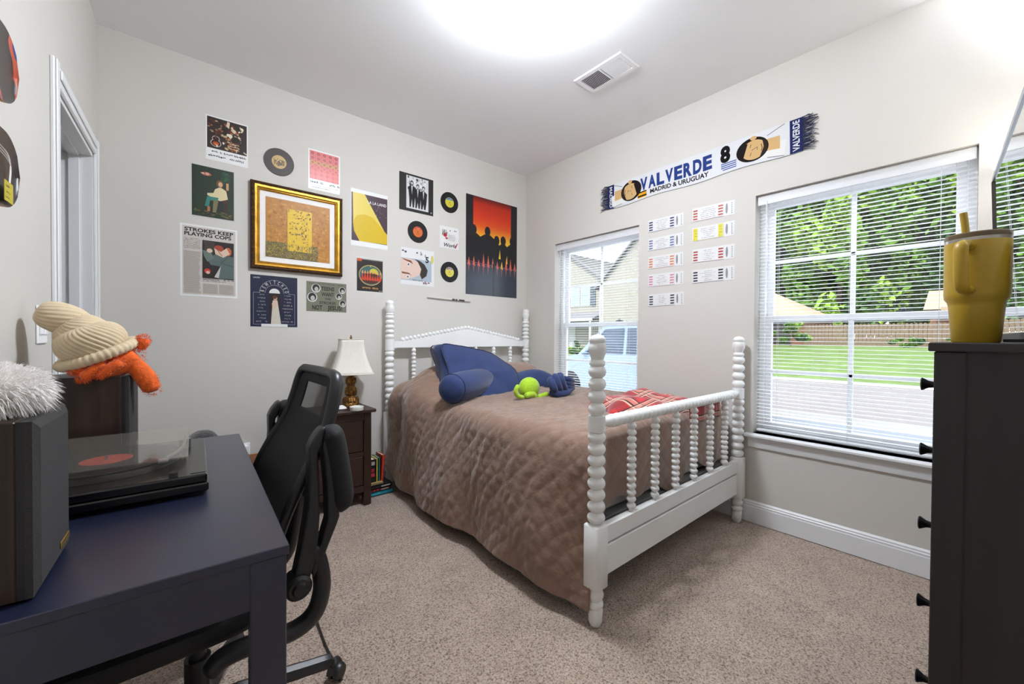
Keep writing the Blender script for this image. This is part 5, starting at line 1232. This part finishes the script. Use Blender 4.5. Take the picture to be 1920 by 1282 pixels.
# handle on the side toward the back wall and camera
ha = R_(166); hx, hy = math.cos(ha), math.sin(ha)
hp = smooth_path([(r*hx, r*hy, z) for r, z in ((.046, .202), (.060, .206), (.080, .203), (.087, .190), (.086, .150), (.081, .122), (.072, .112), (.058, .110), (.044, .112))], 34)
MB().tube(hp, .0085, 12, flat=1.35).build('handle', m_must, tm, smooth=180)
MB().tube([(.006, .004, .02), (.004, .016, .2335), (.003, .021, .285)], .0062, 14).build('straw', m_must, tm, smooth=60)
# tilting mirror standing on the dresser
MXA, MXB = 1.16, 1.90
ya = lambda X: lerp(-.061, -.0235, (X-1.21)/(1.9-1.21))
mr = thing('dresser_mirror', 'rectangular silver-edged mirror standing on the dresser', 'mirror', ((DX0+.02+MXB)/2, -.035, DT)); MXA = DX0+.002; MO = np.array([(MXA+MXB)/2, -.035, DT])
def mq(X, z, d): return np.array([X, ya(X)-.0+.014*(z/.49)-d, DT+z])-MO      # leans a little forward at the top
def slab(name, xa, xb, z0, z1, d0, d1, m_, par): 
    V = [mq(x, z, d) for d in (d0, d1) for x, z in ((xa, z0), (xb, z0), (xb, z1), (xa, z1))]
    return MB().add(V, [(3, 2, 1, 0), (4, 5, 6, 7), (0, 1, 5, 4), (1, 2, 6, 5), (2, 3, 7, 6), (3, 0, 4, 7)]).build(name, m_, par, smooth=0)
m_mir = mat('mirror_silver', (236, 238, 240), .0, 1.0); m_sil = mat('silver_edge', (196, 198, 204), .3, .7); m_mb = mat('mirror_back', (52, 46, 40), .6)
MZ = .496
slab('glass', MXA+.01, MXB-.012, .022, MZ-.012, 0, .004, m_mir, mr); slab('backing', MXA, MXB, .01, MZ, .005, .016, m_mb, mr)
slab('top_edge', MXA, MXB, MZ-.012, MZ, -.003, .0045, m_sil, mr); slab('bottom_edge', MXA, MXB, .008, .022, -.003, .0045, m_mb, mr); slab('side_edge', MXB-.012, MXB, .022, MZ-.012, -.004, .0045, m_mb, mr); slab('side_edge', MXA, MXA+.01, .022, MZ-.012, -.003, .0045, m_mb, mr)
for x in (MXA+.08, MXB-.08): MB().add([mq(x-.012, 0, .005), mq(x+.012, 0, .005), mq(x+.012, .03, .005), mq(x-.012, .03, .005), mq(x-.012, 0, .13), mq(x+.012, 0, .13)], [(0, 1, 2, 3), (0, 4, 5, 1), (3, 2, 5, 4), (0, 3, 4), (1, 5, 2)]).build('foot', m_mb, mr, smooth=0)
# torchiere
tl = thing('floor_lamp', 'torchiere floor lamp with a glowing white bowl in the corner behind the dresser', 'floor lamp', (2.53, -.12, 0)); m_pole = mat('bronze_pole', (58, 50, 42), .4, .6)
MB().lathe([(0, 0), (.13, 0), (.132, .012), (.12, .02), (.03, .028), (.014, .04)], seg=36).build('base', m_pole, tl, smooth=40); MB().tube([(0, 0, .03), (0, 0, 1.80)], .012, 14).build('pole', m_pole, tl)
m_bowl = mat('opal_bowl', (240, 238, 232), .4, emit=((1, .97, .92), 3.0))
o = MB().lathe([(.012, 1.775), (.05, 1.782), (.09, 1.805), (.12, 1.84), (.135, 1.872)], seg=40, cap=False).build('bowl', m_bowl, tl, smooth=180); o.modifiers.new('thickness', 'SOLIDIFY').thickness = .004
MB().ell((0, 0, 1.845), (.028, .028, .04), 14, 10).build('bulb', mat('bulb', (255, 250, 240), .4, emit=((1, .95, .88), 20.0)), tl)
li = bpy.data.lights.new('torchiere_light', 'AREA'); li.shape = 'DISK'; li.size = .2; li.energy = TORCH_W; li.color = LAMPCOL; li.spread = R_(50)
lo = bpy.data.objects.new('torchiere_light', li); COL.objects.link(lo); lo.parent = tl; lo.location = (0, 0, 1.885); lo.rotation_euler = (math.pi, 0, 0)

# ------------------------------------------------------------------ ceiling light and vent
CL = (1.215, 1.305)
cl = thing('ceiling_light', 'lit round white flush-mount ceiling light', 'ceiling light', (*CL, ZC))
MB().lathe([(.155, 0), (.16, -.01), (.16, -.022), (.15, -.026)], seg=48).build('pan', m_white, cl, smooth=40)
MB().lathe([(.15, -.022), (.15, -.060), (.135, -.090), (.10, -.112), (.05, -.124), (0, -.126)], seg=48, cap=False).build('dome', mat('lit_dome', (250, 246, 238), .4, emit=(LAMPCOL, CEIL_W)), cl, smooth=180)
vx0, vx1, vy0, vy1 = 1.95, 2.146, 1.357, 1.703
vt = thing('ceiling_vent', 'white louvred air vent in the ceiling', 'air vent', ((vx0+vx1)/2, (vy0+vy1)/2, ZC)); hx_, hy_ = (vx1-vx0)/2, (vy1-vy0)/2
R = [[(-a, -b, z), (a, -b, z), (a, b, z), (-a, b, z)] for a, b, z in ((hx_, hy_, 0), (hx_, hy_, -.003), (hx_-.004, hy_-.004, -.007), (hx_-.03, hy_-.03, -.007), (hx_-.03, hy_-.03, -.0005))]
MB().grid(np.array(R)[::-1], wv=True).box(-hx_+.03, -.006, -.0075, hx_-.03, .006, -.001).build('frame', m_white, vt, smooth=0)
MB().box(-hx_+.03, -hy_+.03, -.0012, hx_-.03, hy_-.03, -.0004).build('duct_backing', mat('duct_dark', (58, 58, 60), .8), vt, smooth=0)
me = None
for half in (-1, 1):
    for k in range(13):
        y = half*(.012+(hy_-.045)*(k+.5)/13)
        if me is None: s_ = MB().box(-hx_+.03, -.0045, -.0004, hx_-.03, .0045, .0004).build('louvre', m_white, vt, smooth=0); me = s_.data
        else: s_ = bpy.data.objects.new('louvre', me); COL.objects.link(s_); s_.parent = vt
        s_.location = (0, y, -.0052); s_.rotation_euler = (R_(38*half), 0, 0)

# ------------------------------------------------------------------ outdoors, seen through the blinds
GZ = -.38
m_grass = mat('lawn_grass', (84, 106, 44), .95, nz=(1.4, .25), bump=(30, .5, .03)); m_road = mat('asphalt', (110, 104, 104), .9, nz=(3, .08), bump=(80, .3, .01)); m_conc = mat('concrete', (122, 120, 118), .85, nz=(2, .06)); m_drive = mat('driveway_concrete', (104, 108, 116), .8, nz=(1, .06))
def strip(name, x0, x1, z, m_, y0=-20, y1=60, dz=0, kind=None):
    return MB().add([(x0, y0, z), (x1, y0, z+dz), (x1, y1, z+dz), (x0, y1, z)], [(0, 1, 2, 3)]).build(name, m_, smooth=0)
struct(strip('ground_yard', XW+.15, 9.1, GZ, m_drive)); struct(strip('ground_kerb', 9.1, 9.9, GZ+.02, m_conc)); struct(strip('ground_road', 9.9, 17.8, GZ-.02, m_road)); struct(strip('ground_far_kerb', 17.8, 18.3, GZ+.03, m_conc))
struct(strip('ground_lawn', 18.3, 34, GZ+.02, m_grass, dz=.95)); struct(strip('ground_lawn_top', 34, 110, GZ+.97, m_grass, -60, 110, dz=.6))
TZ = GZ+.97
rg = random.Random(14)
m_leaf = [mat('leaf_light', (124, 156, 54), .6, nz=(3, .25), spec=.3), mat('leaf_mid', (90, 126, 46), .6, nz=(3, .25), spec=.3), mat('leaf_deep', (54, 86, 40), .6, nz=(3, .25), spec=.3)]
m_bark = mat('bark', (84, 68, 54), .9, nz=(6, .3), bump=(20, .8, .03), stretch=(1, 1, .3))
def leaves(c, r, n, size, squash=1.0):
    mb = MB(); clumps = []
    for _ in range(max(14, n//260)):
        v = Vector((rg.gauss(0, 1), rg.gauss(0, 1), rg.gauss(0, 1))).normalized(); k = rg.uniform(.45, 1)
        clumps.append((c[0]+v.x*r[0]*k, c[1]+v.y*r[1]*k, c[2]+v.z*r[2]*k, rg.choice((0, 1, 1, 2)), rg.uniform(.14, .30)))
    V, F, M = [], [], []
    for _ in range(n):
        q = rg.choice(clumps); v = Vector((rg.gauss(0, 1), rg.gauss(0, 1), rg.gauss(0, 1))).normalized()*q[4]*rg.uniform(.5, 1)
        p = Vector((q[0]+v.x*r[0], q[1]+v.y*r[1], q[2]+v.z*r[2])); a = Vector((rg.gauss(0, 1), rg.gauss(0, 1), rg.gauss(0, .6))).normalized(); b = a.cross(Vector((rg.gauss(0, 1), rg.gauss(0, 1), rg.gauss(0, 1)))).normalized(); s = size*rg.uniform(.6, 1.3)
        o = len(V); V += [p-a*s, p+b*s*.5, p+a*s, p-b*s*.5]; F.append((o, o+1, o+2, o+3)); M.append(q[3])
    mb.v.append(np.array([tuple(x) for x in V])); mb.n = len(V); mb.f = [list(f) for f in F]; mb.m = M; mb.c = [None]*len(F)
    return mb
def tree(x, y, h, rad, label, n=11000, size=.40, tz=TZ):
    t = thing('tree', label, 'tree', (x, y, tz), group='trees beyond the lawn')
    ch_ = h*.47
    MB().tube(smooth_path([(0, 0, -.2), (.15, .1, h*.25), (-.1, .1, h*.5), (.1, 0, h*.8)], 16), np.linspace(.34, .08, 16), 10).tube(smooth_path([(0, .1, h*.3), (rad*.3, rad*.3, h*.5), (rad*.55, rad*.4, h*.65)], 10), np.linspace(.16, .04, 10), 8).tube(smooth_path([(0, .1, h*.35), (-rad*.3, -rad*.35, h*.52), (-rad*.5, -rad*.55, h*.7)], 10), np.linspace(.16, .04, 10), 8).build('trunk', m_bark, t)
    o = leaves((0, 0, ch_), (rad, rad, h*.52), int(n*1.5), size*1.15).build('crown', m_leaf, t, smooth=0); o['kind'] = 'stuff'
lbs = ['broad leafy tree behind the tan tiled roof', 'tall leafy tree behind the wooden fence', 'tall leafy tree beside the brick house', 'leafy tree rising over the brick house porch', 'leafy tree past the end of the board fence']
for (x, y, h, r), lb in zip(((60, 17, 27, 6.5), (57, 10.5, 26, 6.2), (60, 4.5, 27, 6.4), (57, -2, 26, 6.2), (60, -9, 27, 6.5)), lbs): tree(x, y, h, r, lb)
for (x, y, h, r), lb in zip(((78, 25, 30, 8), (78, 12, 31, 8), (78, -1, 31, 8), (78, -14, 30, 8)), ('back-row leafy tree over the tan roof', 'back-row leafy tree filling the gap over the fence', 'back-row leafy tree above the brick house', 'back-row leafy tree past the brick house')): tree(x, y, h, r, lb, 9000, .50)
def bush(x, y, rx, ry, h, label, z=TZ, n=4200):
    t = thing('shrub', label, 'shrub', (x, y, z), group='shrubs across the street'); o = leaves((0, 0, h*.5), (rx, ry, h*.52), n, .12).build('foliage', m_leaf, t, smooth=0); o['kind'] = 'stuff'
    MB().tube([(0, 0, -.05), (0, 0, h*.6)], .06, 8).build('stem', m_bark, t)
bush(34.6, 9.2, 1.0, 1.3, 1.9, 'clipped green shrub by the driveway across the street'); bush(36.5, 3.2, .7, .9, .7, 'low green shrub along the board fence', n=1800); bush(36.5, .2, .8, 1.6, 1.0, 'rounded shrub before the brick house', n=2600)
# wooden fence
fe = thing('wood_fence', 'weathered board fence across the street', 'fence', (38.4, 5.4, TZ)); m_fen = mat('weathered_fence', (110, 92, 76), .9, nz=(6, .2)); me = None
for k in range(36):
    if me is None: s_ = MB().prism([(0, 0), (.2, 0), (.2, 1.6), (.1, 1.68), (0, 1.6)], 0, .02, axis='x').build('board', m_fen, fe, smooth=0); me = s_.data
    else: s_ = bpy.data.objects.new('board', me); COL.objects.link(s_); s_.parent = fe
    s_.location = (random.uniform(-.01, .01), -4.0+.22*k, 0)
for z in (.3, 1.3): MB().box(.02, -4, z, .06, 3.95, z+.09).build('rail', m_fen, fe, smooth=0)
# houses
m_brick = mat('brick_far', (116, 80, 64), .9, nz=(8, .2)); m_roof = mat('tan_shingle', (150, 128, 106), .9, nz=(4, .12), stretch=(1, 1, 6)); m_rgrey = mat('grey_shingle', (104, 102, 106), .9, nz=(4, .1), stretch=(1, 1, 6)); m_side = mat('cream_siding', (128, 124, 114), .8, nz=(3, .03), stretch=(1, 1, 8)); m_hw = mat('house_white', (160, 160, 160), .6); m_pane = mat('house_glass', (120, 140, 146), .15, spec=.8); m_shut = mat('shutter_slate', (52, 66, 76), .6); m_dk = mat('garage_dark', (40, 38, 40), .7)
def gable(name, y0, y1, x0, x1, z0, z1, m_, par, over=.35):
    """ridge along y"""
    xm = (x0+x1)/2; return MB().prism([(x0-over, z0), (x1+over, z0), (xm, z1)], y0-over, y1+over, axis='y').build(name, m_, par, smooth=0)
def gable_x(name, y0, y1, x0, x1, z0, z1, m_, par, over=.3):
    ym = (y0+y1)/2; mb = MB()
    for s, a in ((1, y0-over), (-1, y1+over)):
        zb = z0-over*(z1-z0)/(ym-y0); mb.add([(x0-over, a, zb), (x1, a, zb), (x1, ym, z1), (x0-over, ym, z1), (x0-over, a, zb-.16), (x1, a, zb-.16), (x1, ym, z1-.16), (x0-over, ym, z1-.16)], [(0, 1, 2, 3), (7, 6, 5, 4), (0, 4, 5, 1), (0, 3, 7, 4), (1, 5, 6, 2)])
    return mb.build(name, m_, par, smooth=0)
h1 = thing('brick_house', 'low brick house with white porch columns across the street', 'house', (44, 0, TZ))
MB().box(-2, -9, 0, 6, 2.6, 2.7).build('wall', m_brick, h1, smooth=0); gable('roof', -9, 2.6, -2, 6, 2.7, 4.4, m_roof, h1)
for y in (1.4, -.2, -2.0): MB().lathe([(.22, 0), (.22, .1), (.15, .14), (.13, 2.5), (.2, 2.6), (.2, 2.7)], (-3.4, y, 0), seg=14).build('porch_column', m_hw, h1)
MB().box(-3.8, -2.6, 2.55, -2, 2.0, 2.8).build('porch_roof', m_roof, h1, smooth=0)
for y in (.6, -1.2, -4, -6):
    w_ = MB().box(-2.06, y-.5, .8, -2, y+.5, 2.2).build('window', m_hw, h1, smooth=0); MB().box(-2.08, y-.42, .88, -2.06, y+.42, 2.12).build('pane', m_pane, w_, smooth=0)
h2 = thing('tan_roof_house', 'house with a broad tan tiled roof behind the green shrub', 'house', (43, 13.2, TZ))
MB().box(-3, -3.6, 0, 6, 8, 2.4).build('wall', m_brick, h2, smooth=0); MB().box(-3.06, -2.6, .0, -3, .6, 2.1).build('garage_door', m_dk, h2, smooth=0)  # garage door in one flat dark colour
MB().add([(-3.5, -4.2, 2.3), (6.5, -4.2, 2.3), (6.5, 8.5, 2.3), (-3.5, 8.5, 2.3), (1.5, .5, 5.2), (1.5, 4.5, 5.2)], [(0, 4, 5, 3), (1, 2, 5, 4), (0, 1, 4), (2, 3, 5), (3, 2, 1, 0)]).build('roof', m_roof, h2, smooth=0)
# white two-storey house seen through the window beside the headboard
HX, HYC = 27.0, 21.5
h3 = thing('white_house', 'cream two-storey house with slate shutters seen through the headboard window', 'house', (HX, HYC, GZ+.3))
MB().box(0, -1.2, 0, 9, 6.0, 6.2).prism([(-1.2, 6.2), (6.0, 6.2), (2.4, 8.6)], 0, 9, axis='x').build('wall', m_side, h3, smooth=0)
gable_x('roof', -1.2, 6.0, 0, 9, 6.2, 8.6, m_rgrey, h3)
for y in (.55, 1.65):
    w_ = MB().box(-.08, y-.5, 3.9, 0, y+.5, 5.5, bev=.01).build('window', m_hw, h3, smooth=0)
    for za, zb in ((3.98, 4.66), (4.74, 5.42)): MB().box(-.10, y-.42, za, -.08, y+.42, zb).build('pane', m_pane, w_, smooth=0)
for y in (-.28, 2.48): MB().box(-.09, y-.24, 3.85, 0, y+.24, 5.55, bev=.01).build('shutter', m_shut, h3, smooth=0)
MB().prism([(-1.6, 2.75), (0, 3.35), (0, 2.75)], -1.5, 6.2, axis='y', M=Matrix.Identity(4)).build('porch_roof', m_rgrey, h3, smooth=0)
MB().box(-1.6, -1.4, 2.55, -1.45, 6.2, 2.78).build('porch_beam', m_hw, h3, smooth=0)
for y in (-1.2, 1.2, 3.6): MB().box(-1.6, y-.09, 0, -1.42, y+.09, 2.6).build('porch_post', m_hw, h3, smooth=0)
g_ = MB().box(-.06, 1.6, 0, 0, 4.6, 2.2).build('garage_door', m_hw, h3, smooth=0)
for k in range(4): MB().box(-.075, 1.65, .06+.54*k, -.06, 4.55, .54+.54*k, bev=.01).build('panel', m_hw, g_, smooth=0)
h4 = thing('beige_house', 'beige house gable beside the cream house with shutters', 'house', (HX-2.4, 15.2, GZ+.3))
MB().box(0, -4.5, 0, 9, 3.6, 5.2).prism([(-4.5, 5.2), (3.6, 5.2), (-.45, 9.0)], 0, 9, axis='x').build('wall', m_side, h4, smooth=0); gable_x('roof', -4.5, 3.6, 0, 9, 5.2, 9.0, m_rgrey, h4)
MB().tube([(-.06, 3.45, 0), (-.06, 3.45, 5.1)], .07, 8).build('downspout', m_hw, h4)
bush(HX-4.4, 19.2, .6, .8, .9, 'small shrub at the foot of the cream house', GZ+.3, 1500)
struct(strip('ground_near_lawn', 18.35, 33, GZ+.30, m_grass, 12.5, 40))
# parked vehicle
m_car = mat('pale_blue_car', (104, 122, 146), .25, spec=.6, coat=.6); m_cg = mat('car_glass', (70, 86, 108), .08, spec=.9); m_tire = mat('tyre', (30, 30, 32), .8)
cr_ = thing('parked_suv', 'pale blue parked vehicle in front of the headboard window', 'car', (8.3, 5.0, GZ+.02))
out = [(-2.25, .45), (-2.3, .9), (-2.1, 1.05), (-1.75, 1.72), (-1.5, 1.80), (.35, 1.80), (.62, 1.74), (1.30, 1.10), (2.15, .98), (2.36, .82), (2.38, .45), (2.2, .32), (-2.1, .32)]
def loft(outl, hw, ins): 
    n_ = len(outl); R = []
    for x, k in ((-hw, ins), (-hw+.12, 0), (hw-.12, 0), (hw, ins)):
        cx, cz = sum(p[0] for p in outl)/n_, sum(p[1] for p in outl)/n_; R.append([(x*(1-.10*max(0, p[1]-1)/.8), lerp(p[0], cx, k), lerp(p[1], cz, k)) for p in outl])
    return R
mbc = MB(); R = loft(out, .92, .03); mbc.grid(np.array(R), wv=True); mbc.add(R[0], [tuple(range(len(out)))]); mbc.add(R[-1], [tuple(range(len(out)-1, -1, -1))]); mbc.build('body', m_car, cr_, smooth=40)
MB().add([(-.70, .66, 1.71), (.70, .66, 1.71), (.80, 1.27, 1.13), (-.80, 1.27, 1.13)], [(0, 1, 2, 3), (3, 2, 1, 0)]).build('windshield', m_cg, cr_, smooth=0).location = (0, .012, .012)
for a, b in (((.50, 1.68), (1.05, 1.16)), ((-.45, 1.70), (-.45, 1.14))): pass
for s in (-1, 1):
    for pl_ in ([(.02, 1.14), (1.05, 1.14), (.52, 1.68), (.02, 1.70)], [(-.06, 1.14), (-.06, 1.70), (-1.2, 1.70), (-1.3, 1.14)], [(-1.4, 1.14), (-1.3, 1.68), (-1.62, 1.66), (-1.9, 1.14)]):
        MB().add([(s*(.925-.085*max(0, z-1)/.8*1.0), y, z) for y, z in pl_], [tuple(range(len(pl_))), tuple(range(len(pl_)-1, -1, -1))]).build('side_window', m_cg, cr_, smooth=0)
    MB().ell((s*1.0, .98, 1.16), (.09, .06, .08), 12, 8).build('mirror', m_car, cr_)
    for y in (-1.45, 1.5): MB().lathe([(.2, -.12), (.34, -.12), (.36, -.06), (.36, .06), (.34, .12), (.2, .12)], (s*.80, y, .36), 'x', 26).lathe([(0, -.10), (.2, -.10), (.2, .10), (0, .10)], (s*.82, y, .36), 'x', 20).build('wheel', m_tire, cr_, smooth=40)
dc = thing('dark_car', 'dark car parked by the tan roofed house', 'car', (35.4, 13.2, TZ)); 
m_dc = mat('dark_car_paint', (40, 42, 48), .3, coat=.5)
mbc = MB(); R = loft(out, .92, .03); mbc.grid(np.array(R), wv=True); mbc.add(R[0], [tuple(range(len(out)))]); mbc.add(R[-1], [tuple(range(len(out)-1, -1, -1))]); mbc.build('body', m_dc, dc, smooth=40)
for s in (-1, 1):
    for y in (-1.45, 1.5): MB().lathe([(.2, -.12), (.34, -.12), (.36, 0), (.34, .12), (.2, .12)], (s*.80, y, .36), 'x', 20).build('wheel', m_tire, dc, smooth=40)
    MB().add([(s*.90, y, z) for y, z in ((-1.3, 1.14), (1.05, 1.14), (.52, 1.68), (-1.2, 1.70))], [(0, 1, 2, 3), (3, 2, 1, 0)]).build('side_window', m_cg, dc, smooth=0)
